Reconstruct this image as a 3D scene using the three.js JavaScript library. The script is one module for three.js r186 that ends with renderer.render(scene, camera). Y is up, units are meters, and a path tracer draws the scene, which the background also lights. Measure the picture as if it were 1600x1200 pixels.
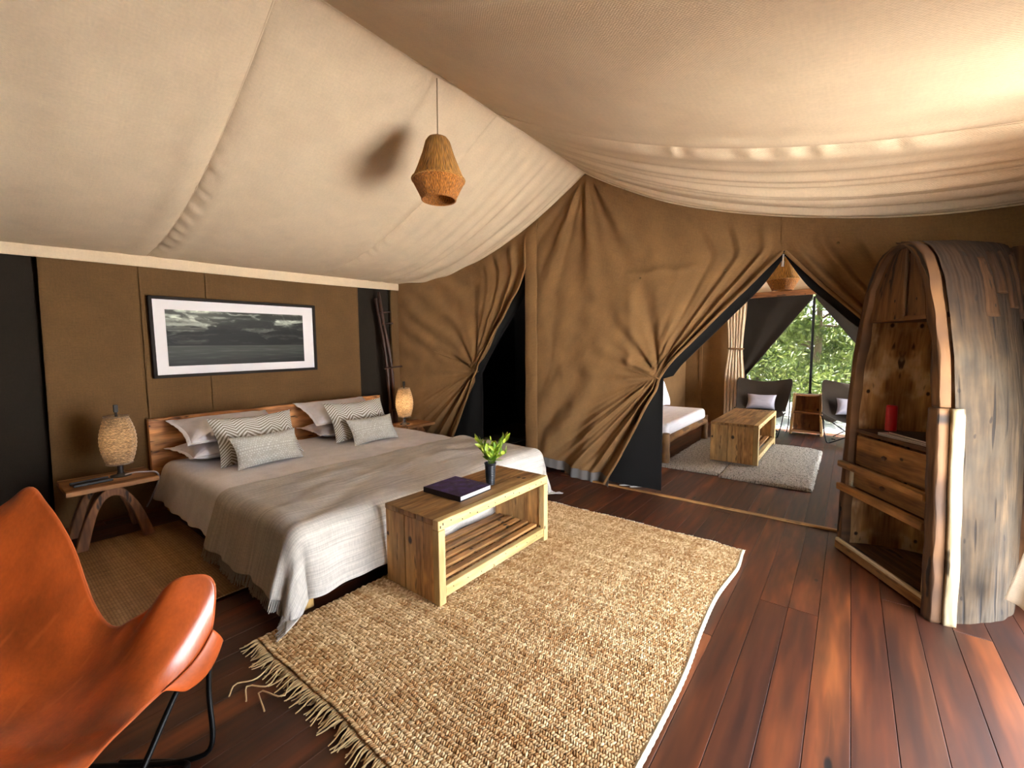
import * as THREE from 'three';
import { mergeGeometries, mergeVertices, toCreasedNormals } from 'three/addons/utils/BufferGeometryUtils.js';
import { RoundedBoxGeometry } from 'three/addons/geometries/RoundedBoxGeometry.js';
import { ImprovedNoise } from 'three/addons/math/ImprovedNoise.js';

// ---------------------------------------------------------------- camera, sky, sun, exposure
const scene = new THREE.Scene();
const D2R = Math.PI / 180;
const camera = new THREE.PerspectiveCamera(2 * Math.atan(600 / 673.4) / D2R, 4 / 3, 0.05, 300);
camera.position.set(0, 1.35, 0);
{
  const yaw = 51.9 * D2R, pitch = 4.66 * D2R, roll = -0.43 * D2R;
  const f = new THREE.Vector3(Math.sin(yaw) * Math.cos(pitch), -Math.sin(pitch), -Math.cos(yaw) * Math.cos(pitch));
  const r = new THREE.Vector3(Math.cos(yaw), 0, Math.sin(yaw)), u = new THREE.Vector3().crossVectors(r, f);
  const c = Math.cos(roll), s = Math.sin(roll);
  const R = r.clone().multiplyScalar(c).addScaledVector(u, s), U = u.clone().multiplyScalar(c).addScaledVector(r, -s);
  camera.quaternion.setFromRotationMatrix(new THREE.Matrix4().makeBasis(R, U, f.clone().negate()));
}
scene.add(camera);
const renderer = new THREE.WebGLRenderer({ antialias: true });
renderer.toneMapping = THREE.LinearToneMapping;
renderer.toneMappingExposure = 12.0;
renderer.shadowMap.enabled = true;

const sunDir = new THREE.Vector3(1.6, 6.5, -4.6).normalize();
{ // hazy midday sky: pale blue overhead, milky white towards the horizon, the same all round
  const W = 64, H = 64, d = new Float32Array(W * H * 4);
  for (let y = 0; y < H; y++) for (let x = 0; x < W; x++) { const e = Math.max(0, ((y + 0.5) / H - 0.5) * 2), k = Math.pow(1 - e, 2.2), o = 4 * (y * W + x); d[o] = 0.42 + 0.52 * k; d[o + 1] = 0.53 + 0.44 * k; d[o + 2] = 0.7 + 0.31 * k; d[o + 3] = 1; }
  const t = new THREE.DataTexture(d, W, H, THREE.RGBAFormat, THREE.FloatType); t.mapping = THREE.EquirectangularReflectionMapping; t.colorSpace = THREE.LinearSRGBColorSpace; t.magFilter = THREE.LinearFilter; t.needsUpdate = true;
  scene.background = scene.environment = t; scene.backgroundIntensity = scene.environmentIntensity = 1.9;
}
const sun = new THREE.DirectionalLight(new THREE.Color(1, 0.985, 0.95), 21);
sun.name = 'sun'; sun.position.copy(sunDir).multiplyScalar(30).add(new THREE.Vector3(3, 0, 0)); sun.target.position.set(3, 0, 0);
sun.castShadow = true; Object.assign(sun.shadow.camera, { left: -16, right: 16, top: 16, bottom: -16, near: 1, far: 80 }); sun.shadow.mapSize.set(2048, 2048);
scene.add(sun, sun.target);

// ---------------------------------------------------------------- helpers
let sd = 12345;
const rnd = () => { sd = (sd + 0x6d2b79f5) | 0; let t = Math.imul(sd ^ (sd >>> 15), 1 | sd); t = (t + Math.imul(t ^ (t >>> 7), 61 | t)) ^ t; return ((t ^ (t >>> 14)) >>> 0) / 4294967296; };
const rr = (a, b) => a + (b - a) * rnd();
const PN = new ImprovedNoise();
const noise = (x, y, z = 0) => PN.noise(x, y, z);
const fbm = (x, y, z = 0, o = 4) => { let s = 0, a = 0.5; for (let i = 0; i < o; i++) { s += a * PN.noise(x, y, z + i * 7.3); x *= 2.03; y *= 2.03; a *= 0.5; } return s; };
const cl = (x, a = 0, b = 1) => Math.min(b, Math.max(a, x));
const lerp = (a, b, t) => a + (b - a) * t;
const ss = (a, b, x) => { const t = cl((x - a) / (b - a)); return t * t * (3 - 2 * t); };
const V = (x, y, z) => new THREE.Vector3(x, y, z);
const pl = (xs, x) => { // piecewise linear table [[x,y],...]
  if (x <= xs[0][0]) return xs[0][1];
  for (let i = 1; i < xs.length; i++) if (x <= xs[i][0]) return lerp(xs[i - 1][1], xs[i][1], (x - xs[i - 1][0]) / (xs[i][0] - xs[i - 1][0]));
  return xs[xs.length - 1][1];
};
const used = new Map();
const numbered = (n) => { const k = used.get(n) || 0; used.set(n, k + 1); return k ? n + '_' + String(k).padStart(3, '0') : n; };
const tag = (o, label, category, group) => { o.userData.label = label; o.userData.category = category; if (group) o.userData.group = group; return o; };
const thing = (name, label, category, p = [0, 0, 0], ry = 0, group) => { const g = new THREE.Group(); g.name = numbered(name); g.position.set(...p); g.rotation.y = ry; scene.add(g); return tag(g, label, category, group); };
const struct = (name, p = [0, 0, 0]) => { const g = new THREE.Group(); g.name = numbered(name); g.position.set(...p); g.userData.kind = 'structure'; scene.add(g); return g; };
const mesh = (name, geo, mat, parent = scene) => {
  const m = new THREE.Mesh(Array.isArray(geo) ? merge(geo) : geo, mat);
  m.name = parent === scene ? numbered(name) : name; m.castShadow = m.receiveShadow = true; parent.add(m); return m;
};
const part = (name, geo, mat, parent) => {
  let k = 0, n = name; const has = (x) => parent.children.some((c) => c.name === x);
  while (has(n)) n = name + '_' + String(++k).padStart(3, '0');
  return mesh(n, geo, mat, parent);
};
function merge(list) {
  return mergeGeometries(list.map((g) => { let h = g.index ? g.toNonIndexed() : g; for (const k of Object.keys(h.attributes)) if (!['position', 'normal', 'uv'].includes(k)) h.deleteAttribute(k); if (!h.attributes.uv) h.setAttribute('uv', new THREE.BufferAttribute(new Float32Array(h.attributes.position.count * 2), 2)); return h; }));
}
// uv in metres by the dominant normal; the grain (u) runs along axis 0, 1 or 2
function metric(geo, axis = 0, off = [0, 0]) {
  const g = geo.index ? geo.toNonIndexed() : geo; if (!g.attributes.normal) g.computeVertexNormals();
  const p = g.attributes.position, n = g.attributes.normal, uv = new Float32Array(p.count * 2);
  for (let i = 0; i < p.count; i++) {
    const c = [p.getX(i), p.getY(i), p.getZ(i)], m = [Math.abs(n.getX(i)), Math.abs(n.getY(i)), Math.abs(n.getZ(i))];
    const k = m[0] >= m[1] && m[0] >= m[2] ? 0 : m[1] >= m[2] ? 1 : 2;
    const rest = [0, 1, 2].filter((a) => a !== k); let a = rest[0], b = rest[1]; if (rest.includes(axis)) { a = axis; b = rest.find((x) => x !== axis); }
    uv[2 * i] = c[a] + off[0]; uv[2 * i + 1] = c[b] + off[1] + (k === axis ? 3.3 : 0);
  }
  g.setAttribute('uv', new THREE.BufferAttribute(uv, 2)); return g;
}
const box = (w, h, d, x = 0, y = 0, z = 0, axis = 0, bev = 0.004, off) => {
  const r = Math.min(bev, w * 0.3, h * 0.3, d * 0.3);
  const g = new RoundedBoxGeometry(w, h, d, 1, r); const q = metric(g, axis, off || [rr(0, 5), rr(0, 5)]); q.translate(x, y, z); return q;
};
function tube(pts, r, seg = 32, rad = 8, closed = false) {
  const c = new THREE.CatmullRomCurve3(pts.map((p) => (p.isVector3 ? p : V(...p))), closed, 'centripetal');
  const g = new THREE.TubeGeometry(c, seg, typeof r === 'number' ? r : 1, rad, closed);
  if (typeof r !== 'number') {
    const P = g.attributes.position;
    for (let i = 0; i <= seg; i++) { const q = c.getPointAt(Math.min(1, i / seg)), R = r(i / seg); for (let j = 0; j <= rad; j++) { const k = i * (rad + 1) + j; P.setXYZ(k, q.x + (P.getX(k) - q.x) * R, q.y + (P.getY(k) - q.y) * R, q.z + (P.getZ(k) - q.z) * R); } }
    g.computeVertexNormals();
  }
  const L = c.getLength(), uv = g.attributes.uv; for (let i = 0; i < uv.count; i++) uv.setXY(i, uv.getX(i) * L, uv.getY(i) * 0.1);
  if (!closed) return merge([g, cap(c, 0, typeof r === 'number' ? r : r(0), rad), cap(c, 1, typeof r === 'number' ? r : r(1), rad)]);
  return g;
}
function cap(c, t, r, rad) {
  const p = c.getPointAt(t), d = c.getTangentAt(t), g = new THREE.CircleGeometry(r, rad);
  g.applyQuaternion(new THREE.Quaternion().setFromUnitVectors(V(0, 0, 1), t ? d : d.clone().negate())); g.translate(p.x, p.y, p.z); return g;
}
const rod = (a, b, r, rad = 10) => tube([V(...a), V(...a).lerp(V(...b), 0.5), V(...b)], r, 2, rad);
const lathe = (pts, seg = 48) => { const g = new THREE.LatheGeometry(pts.map((p) => new THREE.Vector2(p[0], p[1])), seg); return g; };
// a grid surface f(u, v) -> [x, y, z]; uvf(u, v) -> metres; th > 0 gives it thickness
function grid(nu, nv, f, uvf = (u, v) => [u, v], th = 0) {
  const pos = [], uv = [], idx = [];
  for (let j = 0; j <= nv; j++) for (let i = 0; i <= nu; i++) { pos.push(...f(i / nu, j / nv)); uv.push(...uvf(i / nu, j / nv)); }
  const id = (i, j) => j * (nu + 1) + i;
  for (let j = 0; j < nv; j++) for (let i = 0; i < nu; i++) idx.push(id(i, j), id(i + 1, j), id(i + 1, j + 1), id(i, j), id(i + 1, j + 1), id(i, j + 1));
  let g = new THREE.BufferGeometry();
  g.setAttribute('position', new THREE.Float32BufferAttribute(pos, 3)); g.setAttribute('uv', new THREE.Float32BufferAttribute(uv, 2)); g.setIndex(idx); g.computeVertexNormals();
  if (!th) return g;
  const n = g.attributes.normal.array, N = pos.length / 3, p2 = pos.slice(), u2 = uv.concat(uv), i2 = idx.slice();
  for (let k = 0; k < N; k++) for (let c = 0; c < 3; c++) p2.push(pos[3 * k + c] - th * n[3 * k + c]);
  for (let k = 0; k < idx.length; k += 3) i2.push(N + idx[k], N + idx[k + 2], N + idx[k + 1]);
  const rim = []; for (let i = 0; i < nu; i++) rim.push([id(i + 1, 0), id(i, 0)], [id(i, nv), id(i + 1, nv)]); for (let j = 0; j < nv; j++) rim.push([id(0, j), id(0, j + 1)], [id(nu, j + 1), id(nu, j)]);
  for (const [a, b] of rim) i2.push(a, b, N + b, a, N + b, N + a);
  g = new THREE.BufferGeometry(); g.setAttribute('position', new THREE.Float32BufferAttribute(p2, 3)); g.setAttribute('uv', new THREE.Float32BufferAttribute(u2, 2)); g.setIndex(i2); g.computeVertexNormals(); return g;
}
function tex(w, h, fn, srgb = true, wrap = THREE.MirroredRepeatWrapping) {
  const d = new Uint8Array(w * h * 4);
  for (let y = 0; y < h; y++) for (let x = 0; x < w; x++) { const c = fn((x + 0.5) / w, (y + 0.5) / h), o = 4 * (y * w + x); if (typeof c === 'number') d[o] = d[o + 1] = d[o + 2] = cl(c) * 255; else { d[o] = cl(c[0], 0, 255); d[o + 1] = cl(c[1], 0, 255); d[o + 2] = cl(c[2], 0, 255); } d[o + 3] = 255; }
  const t = new THREE.DataTexture(d, w, h, THREE.RGBAFormat); t.colorSpace = srgb ? THREE.SRGBColorSpace : THREE.NoColorSpace; t.wrapS = t.wrapT = wrap; t.magFilter = THREE.LinearFilter; t.minFilter = THREE.LinearMipmapLinearFilter; t.needsUpdate = true; return t;
}
const rep = (t, x, y = x) => { const c = t.clone(); c.repeat.set(x, y); c.needsUpdate = true; return c; };
const mix = (a, b, t) => [lerp(a[0], b[0], t), lerp(a[1], b[1], t), lerp(a[2], b[2], t)];
const std = (o) => new THREE.MeshStandardMaterial({ roughness: 0.85, side: THREE.DoubleSide, ...o });
const phy = (o) => new THREE.MeshPhysicalMaterial({ roughness: 0.85, side: THREE.DoubleSide, ...o });

// ---------------------------------------------------------------- materials
// wood: one picture per kind, 1 m of grain along u and 0.5 m across v
function woodMaps(seed, lo, mid, hi, { streak = 50, knots = 0, pale = 0, paleCol = [205, 195, 175], cracks = 0.5, blot = 0.22, w = 768, h = 384 } = {}) {
  const kn = []; for (let i = 0; i < knots; i++) kn.push([rr(0, 1), rr(0, 0.5), rr(0.006, 0.016)]);
  const field = (u, v) => {
    let warp = 0; for (const [a, b, r] of kn) { const dx = (u - a) * 0.35, dy = v - b, q = dx * dx + dy * dy; warp += (dy > 0 ? 1 : -1) * r * 1.4 * Math.exp(-q / (r * r * 8)); }
    const y = v - warp;
    const a = noise(u * 2.2 + seed, y * 9, seed) * 0.6 + noise(u * 4 + seed, y * streak, 3 + seed) * 0.5 + noise(u * 11, y * streak * 3.2, 9 + seed) * 0.3;
    const cr = cracks * ss(0.42, 0.62, noise(u * 3.1 + 4 * seed, y * streak * 0.9, 20 + seed) + 0.25 * noise(u * 20, y * 60, 2));
    let kk = 0; for (const [p, b, r] of kn) { const dx = (u - p) * 0.7, dy = v - b; kk = Math.max(kk, ss(r * 1.3, r * 0.5, Math.hypot(dx, dy))); }
    const pa = pale * ss(0.0, 0.35, fbm(u * 5 + seed * 3, v * 9, seed * 5, 5) + 0.06);
    return [a, cr, kk, pa];
  };
  const map = tex(w, h, (u, v) => {
    const [a, cr, kk, pa] = field(u, v * 0.5); const t = cl(0.5 + a * 0.75);
    let c = t < 0.5 ? mix(lo, mid, t * 2) : mix(mid, hi, t * 2 - 1);
    const bl = 1 + blot * fbm(u * 4 + seed, v * 7, seed * 2 + 1, 4); c = c.map((x) => x * bl);
    if (pa) c = mix(c, paleCol, pa * 0.8);
    c = mix(c, lo.map((x) => x * 0.35), cl(cr + kk * 0.85)); return c;
  });
  const bump = tex(w >> 1, h >> 1, (u, v) => { const [a, cr, kk, pa] = field(u, v * 0.5); return 0.6 + a * 0.35 - cr * 0.6 - kk * 0.2 + pa * 0.1; }, false);
  return { map: rep(map, 1, 2), bumpMap: rep(bump, 1, 2) };
}
const woodMat = (m, o = {}) => std({ ...m, bumpScale: 0.002, roughness: 0.6, ...o });
const WFloor = woodMaps(1.3, [82, 42, 22], [130, 74, 42], [160, 98, 58], { streak: 16, cracks: 0.12, knots: 3, blot: 0.7 });
const WBench = woodMaps(2.7, [112, 78, 44], [178, 138, 86], [208, 170, 116], { streak: 34, knots: 5, cracks: 0.4, blot: 0.5 });
const WCream = woodMaps(5.1, [190, 155, 95], [224, 194, 136], [240, 216, 166], { streak: 40, cracks: 0.15, knots: 1, w: 512, h: 256 });
const WHead = woodMaps(3.9, [104, 64, 34], [172, 122, 74], [205, 158, 106], { streak: 22, knots: 4, cracks: 0.7 });
const WBoat = woodMaps(8.2, [70, 46, 26], [136, 104, 68], [176, 146, 104], { streak: 28, knots: 6, pale: 0.75, cracks: 0.7, paleCol: [196, 182, 156] });
const WBoatDark = woodMaps(4.4, [52, 32, 16], [108, 74, 42], [150, 110, 68], { streak: 30, knots: 5, cracks: 0.8 });
const WPaint = woodMaps(6.6, [150, 120, 80], [214, 196, 158], [236, 222, 190], { streak: 22, knots: 4, cracks: 0.7, pale: 0.5, paleCol: [236, 226, 204], w: 512, h: 256 });
const floorMats = [[1, 1, 1], [0.8, 0.74, 0.72], [1.18, 1.12, 1.02], [0.9, 0.84, 0.86], [1.1, 0.96, 0.84]].map((c) => [c[0] * 0.38, c[1] * 0.31, c[2] * 0.21]).map((c) => phy({ ...WFloor, color: new THREE.Color(...c), bumpScale: 0.0012, roughness: 0.52, clearcoat: 0.12, clearcoatRoughness: 0.4 }));
const benchM = woodMat(WBench, { color: new THREE.Color(1.15, 1.1, 1) }), benchTopM = woodMat(WBench, { color: new THREE.Color(0.8, 0.72, 0.62) }), benchSlatM = woodMat(WBench, { color: new THREE.Color(1.0, 0.86, 0.74) }), creamM = woodMat(WCream, { color: new THREE.Color(0.95, 0.92, 0.82) });
const headM = woodMat(WHead, { color: new THREE.Color(1.7, 1.55, 1.4) }), headDarkM = woodMat(WHead, { color: new THREE.Color(0.35, 0.28, 0.25) }), tableM = woodMat(WHead, { color: new THREE.Color(0.72, 0.6, 0.52) }), tableTopM = woodMat(WHead, { color: new THREE.Color(0.9, 0.85, 0.82) });
const boatM = woodMat(WBoat, { bumpScale: 0.004, roughness: 0.8 }), boatDarkM = woodMat(WBoatDark, { color: new THREE.Color(0.8, 0.76, 0.7), bumpScale: 0.004, roughness: 0.75 }), boatDrawerM = woodMat(WBench, { color: new THREE.Color(0.62, 0.5, 0.36), roughness: 0.6 }), boatPaintM = woodMat(WPaint, { color: new THREE.Color(0.62, 0.58, 0.52), bumpScale: 0.004, roughness: 0.75 });
const boatRimM = woodMat(WBoatDark, { color: new THREE.Color(0.8, 0.74, 0.64), bumpScale: 0.004, roughness: 0.8 });
const boatLiningM = woodMat(WBoat, { color: new THREE.Color(1.5, 1.42, 1.3), bumpScale: 0.003, roughness: 0.85 });
const boatHullDarkM = woodMat(WBoatDark, { color: new THREE.Color(0.42, 0.37, 0.3), bumpScale: 0.004, roughness: 0.85 });
const boatHoleM = std({ color: 0x17100a, roughness: 1 });
const logM = woodMat(WBoatDark, { color: new THREE.Color(0.35, 0.2, 0.16), roughness: 0.5 });
const dayM = woodMat(WBench, { color: new THREE.Color(0.6, 0.5, 0.42) });
// canvas and cloth
const weave = tex(256, 256, (u, v) => { const a = Math.sin(u * 256 * Math.PI / 4) * Math.sin(v * 256 * Math.PI / 4); return 0.5 + 0.3 * a + 0.25 * noise(u * 60, v * 60, 1) + 0.15 * noise(u * 12, v * 90, 4); }, false);
const mottle = (c, amt, f, seed) => tex(256, 256, (u, v) => { const n = 1 + amt * fbm(u * f, v * f, seed, 4) + amt * 0.5 * noise(u * 90, v * 90, seed) + amt * 0.35 * noise(u * 130, v * 14, seed + 2) + amt * 0.35 * noise(u * 14, v * 130, seed + 4); return c.map((x) => x * n); });
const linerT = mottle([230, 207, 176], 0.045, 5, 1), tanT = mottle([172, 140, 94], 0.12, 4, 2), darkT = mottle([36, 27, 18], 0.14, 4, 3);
const linerM = std({ map: rep(linerT, 1), bumpMap: rep(weave, 3), bumpScale: 0.0012, roughness: 0.95 });
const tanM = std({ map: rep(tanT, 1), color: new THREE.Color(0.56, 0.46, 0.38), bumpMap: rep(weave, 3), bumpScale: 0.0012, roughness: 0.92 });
const bedWallShadedM = std({ map: rep(tanT, 1), color: new THREE.Color(0.36, 0.29, 0.22), bumpMap: rep(weave, 3), bumpScale: 0.0012, roughness: 0.92 });  // same tan canvas, colour darkened to stand in for weaker light here
const skirtM = std({ color: 0x6f6a66, bumpMap: rep(weave, 3), bumpScale: 0.001, roughness: 0.9 });
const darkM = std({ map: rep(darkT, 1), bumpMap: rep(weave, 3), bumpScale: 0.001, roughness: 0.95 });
const blackM = std({ color: 0x0c0a09, roughness: 0.95 });
const outerM = std({ color: 0x6b5d45, roughness: 0.95 });
const hemM = std({ map: rep(linerT, 1), bumpMap: rep(weave, 5), bumpScale: 0.0008, roughness: 0.9 });
const linenT = mottle([244, 241, 243], 0.07, 6, 7);
const duvetM = std({ map: rep(linenT, 1.5), bumpMap: rep(weave, 5), bumpScale: 0.0008, roughness: 0.95 });
const whiteM = std({ map: rep(linenT, 2), color: new THREE.Color(1.06, 1.06, 1.08), bumpMap: rep(weave, 6), bumpScale: 0.0005, roughness: 0.9 });
const throwT = tex(768, 768, (u, v) => { const n = 0.95 + 0.1 * noise(u * 3, v * 110, 2) + 0.07 * noise(u * 2, v * 30, 12) + 0.06 * noise(u * 150, v * 20, 8) + 0.08 * fbm(u * 4, v * 4, 3, 3); return [222 * n, 215 * n, 205 * n]; });
const throwB = tex(512, 512, (u, v) => 0.5 + 0.35 * Math.sin(v * 512 * Math.PI / 3) * Math.sin(u * 512 * Math.PI / 3) + 0.3 * noise(u * 8, v * 110, 3), false);
const throwM = std({ map: rep(throwT, 1), bumpMap: rep(throwB, 2), bumpScale: 0.002, roughness: 0.95 });
const blackMetal = std({ color: 0x0d0d0e, roughness: 0.45, metalness: 0.6 });
const brassM = std({ color: 0x6b5634, roughness: 0.4, metalness: 0.8 });

// ---------------------------------------------------------------- setting: floor
const ZR = -2.1, XW = 3.86, ZB = -4.7, ZF = 0.86;
{
  const fl = struct('floor');
  const W = 0.128, GAP = 0.002, geos = [];
  for (let i = 0; i < 8; i++) { const g = box(1, 0.03, W - GAP, 0, -0.015, 0, 0, 0.0015, [i * 1.37, i * 0.71]); geos.push(g); }
  let n = 0;
  for (let k = -38; k < 7; k++) {
    const z = 0.059 + (k + 0.5) * W; if (z < ZB - 0.1 || z > ZF + 0.05) continue;
    let x = -2.4 + rr(-1.2, 0);
    while (x < XW) {
      const L = rr(1.9, 3.2), x1 = Math.min(XW + 0.005, x + L), x0 = Math.max(x, -2.4);
      if (x1 - x0 > 0.05) { const b = part('floor_board', geos[n % 8], floorMats[(rnd() * 5) | 0], fl); b.scale.x = x1 - x0 - 0.003; b.position.set((x0 + x1) / 2, rr(-0.0006, 0.0004), z); n++; }
      x = x1 < XW ? x1 : XW + 1;
    }
  }
  for (let k = -38; k < 12; k++) {
    const z = 0.03 + (k + 0.5) * W; if (z < ZB - 0.1 || z > 1.45) continue;
    let x = XW + 0.03;
    while (x < 8.4) { const L = rr(2.2, 3.4), x1 = Math.min(8.4, x + L); const b = part('floor_board', geos[n % 8], floorMats[(rnd() * 5) | 0], fl); b.scale.x = x1 - x - 0.003; b.position.set((x + x1) / 2, rr(-0.0012, 0.0008), z); n++; x = x1; }
  }
  part('subfloor', box(11.2, 0.06, 6.5, 3.1, -0.065, -1.6), blackM, fl);
  const th = struct('trim_1');
  part('threshold_strip', box(0.03, 0.018, 3.0, 3.862, 0.008, -0.5, 2, 0.005), woodMat(WBench, { color: new THREE.Color(0.9, 0.8, 0.7) }), th);
}

// ---------------------------------------------------------------- setting: sagging roof liner, one mesh per sewn panel
const EB = ZB, EF = 0.95;
const lift = (x, u) => (x - 3.57) * 0.0248 * u;
function roofY(x, z) {
  if (z < ZR) { const u = (ZR - z) / (ZR - EB); return 3.05 + (2.21 - 3.05) * u - 0.92 * u * (1 - u) + lift(x, u); }
  const u = (z - ZR) / (EF - ZR); return 3.05 + (2.17 - 3.05) * u - 1.0 * u * (1 - u) + lift(x, u) * 0.4;
}
const xWall = (z) => XW - 0.28 * ss(-3.5, -4.75, z) - 0.02 * ss(-4.2, -4.7, z);
const SEAMS = [-2.45, -0.5, 1.02, 2.53, 9];
function liner(x, z) { // height of the liner with seams, puckers and long folds
  let y = roofY(x, z);
  const left = z < ZR, t = left ? (ZR - z) / (ZR - EB) : (z - ZR) / (EF - ZR), env = Math.sin(Math.PI * cl(t)) ** 0.6;
  for (const s of [-0.5, 1.02, 2.53]) { // seams hold the cloth up a little, the cloth puckers beside them
    const d = x - s, a = Math.abs(d);
    y += 0.034 * env * Math.exp(-a / 0.025) - 0.016 * env * Math.exp(-((a - 0.1) ** 2) / 0.004);
    y += 0.011 * env * Math.exp(-(((d - 0.035) / 0.04) ** 2)) * Math.sin(t * 105 + 3 * noise(t * 20, s)) * ss(0.2, 0.5, t);
  }
  y -= 0.02 * env * Math.cos((x - 1.02) * 2 * Math.PI / 1.51 + Math.PI);
  // long folds that gather towards the partition edge
  const q = ss(2.55, 3.6, x) * env;
  const w = x + 0.05 * noise(t * 2.2, x * 1.2, left ? 1 : 5);
  y += q * (0.014 * Math.sin(w * 27) + 0.010 * Math.sin(w * 53 + 1) + 0.014 * noise(w * 19, t * 1.5, 3)) * (left ? 1.1 : 1.9);
  y += 0.006 * noise(x * 3.1, z * 0.8, 8) * env + 0.010 * (left ? 1 : 0.6) * ss(0.9, 0.1, x) * env * noise(x * 9 + noise(t * 2, x), t * 1.6, 12);
  // pull where the pendant hangs from the ridge
  const dx = x - 1.94, dz = z - ZR, rr2 = Math.hypot(dx, dz); y += 0.02 * Math.exp(-rr2 / 0.18) * (0.6 + 0.6 * Math.sin(Math.atan2(dx, Math.abs(dz)) * 9));
  return y;
}
{
  const c = struct('ceiling');
  for (const sgn of [-1, 1]) for (let i = 0; i < 4; i++) {
    const x0 = SEAMS[i], x1r = SEAMS[i + 1], e = sgn < 0 ? EB : EF;
    part('canvas_panel', grid(i === 3 ? 130 : 90, 110, (u, v) => {
      const z = lerp(ZR, e, v), x1 = Math.min(x1r, xWall(z) - 0.012), x = lerp(x0, x1, u); return [x, liner(x, z), z];
    }, (u, v) => [lerp(x0, Math.min(x1r, XW), u), v * 2.9], 0.006), linerM, c);
    if (i > 0) part('seam_welt', tube(Array.from({ length: 40 }, (_, k) => { const z = lerp(ZR, e, 0.01 + 0.98 * k / 39); return V(x0, liner(x0, z) - 0.005, z); }), 0.0065, 90, 6), linerM, c);
  }
  // piped hem along the partition
  for (const e of [EB, EF]) part('edge_piping', tube(Array.from({ length: 30 }, (_, k) => { const z = lerp(ZR, e, k / 29), x = xWall(z) - 0.015; return V(x, liner(x, z) - 0.006, z); }), 0.008, 80, 6), hemM, c);
  part('ridge_seam', tube(Array.from({ length: 30 }, (_, k) => { const x = lerp(-2.4, XW - 0.02, k / 29); return V(x, liner(x, ZR) - 0.003, ZR); }), 0.006, 90, 6), linerM, c);
  // valance along the bed wall
  part('valance', grid(90, 6, (u, v) => { const x = lerp(-2.4, 3.575, u), sag = -0.012 * Math.sin(u * 3.1 * Math.PI) * 0.5; return [x, roofY(x, ZB) - 0.002 - 0.095 * v + sag, ZB + 0.035 + 0.004 * noise(u * 30, v)]; }, (u, v) => [u * 6, v * 0.1], 0.008), hemM, c);
  // outer fly sheet, closes the roof against the sun
  const fly = struct('roof');
  const a = Math.atan2(0.85, 3.0);
  for (const s of [-1, 1]) { const g = box(6.9, 0.04, 3.25, 0, 0, 0); g.rotateX(s * a); g.translate(0.65, 3.3 - 0.45, ZR + s * 1.56); part('fly_sheet', g, outerM, fly); }
}

// ---------------------------------------------------------------- setting: bed wall, side wall, front wall
{
  const wb = struct('wall_back');
  const topY = 2.16;
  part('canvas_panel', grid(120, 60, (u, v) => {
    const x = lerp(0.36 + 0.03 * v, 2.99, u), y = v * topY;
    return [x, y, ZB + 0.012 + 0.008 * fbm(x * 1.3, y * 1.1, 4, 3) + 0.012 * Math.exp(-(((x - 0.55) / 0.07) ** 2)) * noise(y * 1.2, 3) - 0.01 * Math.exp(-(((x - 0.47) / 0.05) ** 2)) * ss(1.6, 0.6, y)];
  }, (u, v) => [u * 2.6, v * 2.2], 0.01), bedWallShadedM, wb);
  for (const x of [1.43, 0.96]) part('panel_seam', box(0.012, topY, 0.006, x, topY / 2, ZB + 0.026, 1), bedWallShadedM, wb);
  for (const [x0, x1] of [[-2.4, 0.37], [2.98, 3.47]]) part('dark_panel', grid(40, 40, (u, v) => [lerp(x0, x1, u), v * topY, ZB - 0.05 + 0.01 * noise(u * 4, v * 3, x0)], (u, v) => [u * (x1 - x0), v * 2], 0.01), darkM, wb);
  part('corner_post', box(0.13, topY, 0.03, 3.52, topY / 2, ZB + 0.01, 1), bedWallShadedM, wb);
  part('outer_sheet', box(6.4, 2.5, 0.05, 0.75, 1.2, ZB - 0.12), outerM, wb);
  const wl = struct('wall_left');
  part('canvas_panel', box(0.03, 3.2, 5.7, -2.42, 1.55, -1.95, 1), tanM, wl);
  const wf = struct('wall_front');
  const AX = 1.94; // an A-shaped doorway like the one in the partition
  const edge = (y, s) => AX + s * pl(s > 0 ? [[0, 1.3], [1.08, 0.95], [2.05, 0.02], [3, 0.0]] : [[0, 0.95], [1.08, 0.66], [2.05, 0.02], [3, 0.0]], y);
  for (const s of [-1, 1]) part('canvas_panel', grid(60, 60, (u, v) => {
    const y = v * 2.3, e = edge(y, s), far = s < 0 ? -2.4 : XW; const x = lerp(far, e, u); return [x, y, ZF + 0.02 * Math.sin((x - e) * 16) * Math.exp(-Math.abs(x - e) * 3)];
  }, (u, v) => [u * 3, v * 2.2], 0.02), tanM, wf);
}

// ---------------------------------------------------------------- setting: partition with two swept-back doorways
const TL = { z: -3.57, y: 1.08 }, TC = { z: -1.344, y: 1.083 }, TR = { z: 0.49, y: 1.083 };
const eL = (y) => pl([[0, -3.93], [0.2, -3.9], [0.6, -3.74], [0.95, -3.59], [1.08, -3.57], [1.2, -3.5], [1.5, -3.28], [1.8, -3.04], [2.05, -2.87], [2.214, -2.794], [4, -2.79]], y);
const eC = (y) => pl([[0, -1.86], [0.3, -1.7], [0.7, -1.5], [0.98, -1.36], [1.083, -1.344], [1.2, -1.26], [1.5, -0.97], [1.8, -0.68], [2.067, -0.428], [2.12, -0.4], [4, -0.4]], y);
const eR = (y) => pl([[0, 0.82], [0.5, 0.68], [1.0, 0.5], [1.083, 0.49], [1.2, 0.4], [1.5, 0.1], [1.8, -0.19], [2.067, -0.424], [2.12, -0.45], [4, -0.45]], y);
function folds(q, h, below, k) { // q: distance from the swept edge scaled by the height from the tie
  return Math.exp(-q * (below ? 0.8 : 1.0)) * (below ? 0.062 : 0.045) * ss(0, 0.12, h) * (Math.sin(q * (below ? 8.5 : 9.5) + k) + 0.4 * Math.sin(q * 17 + k * 2));
}
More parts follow.
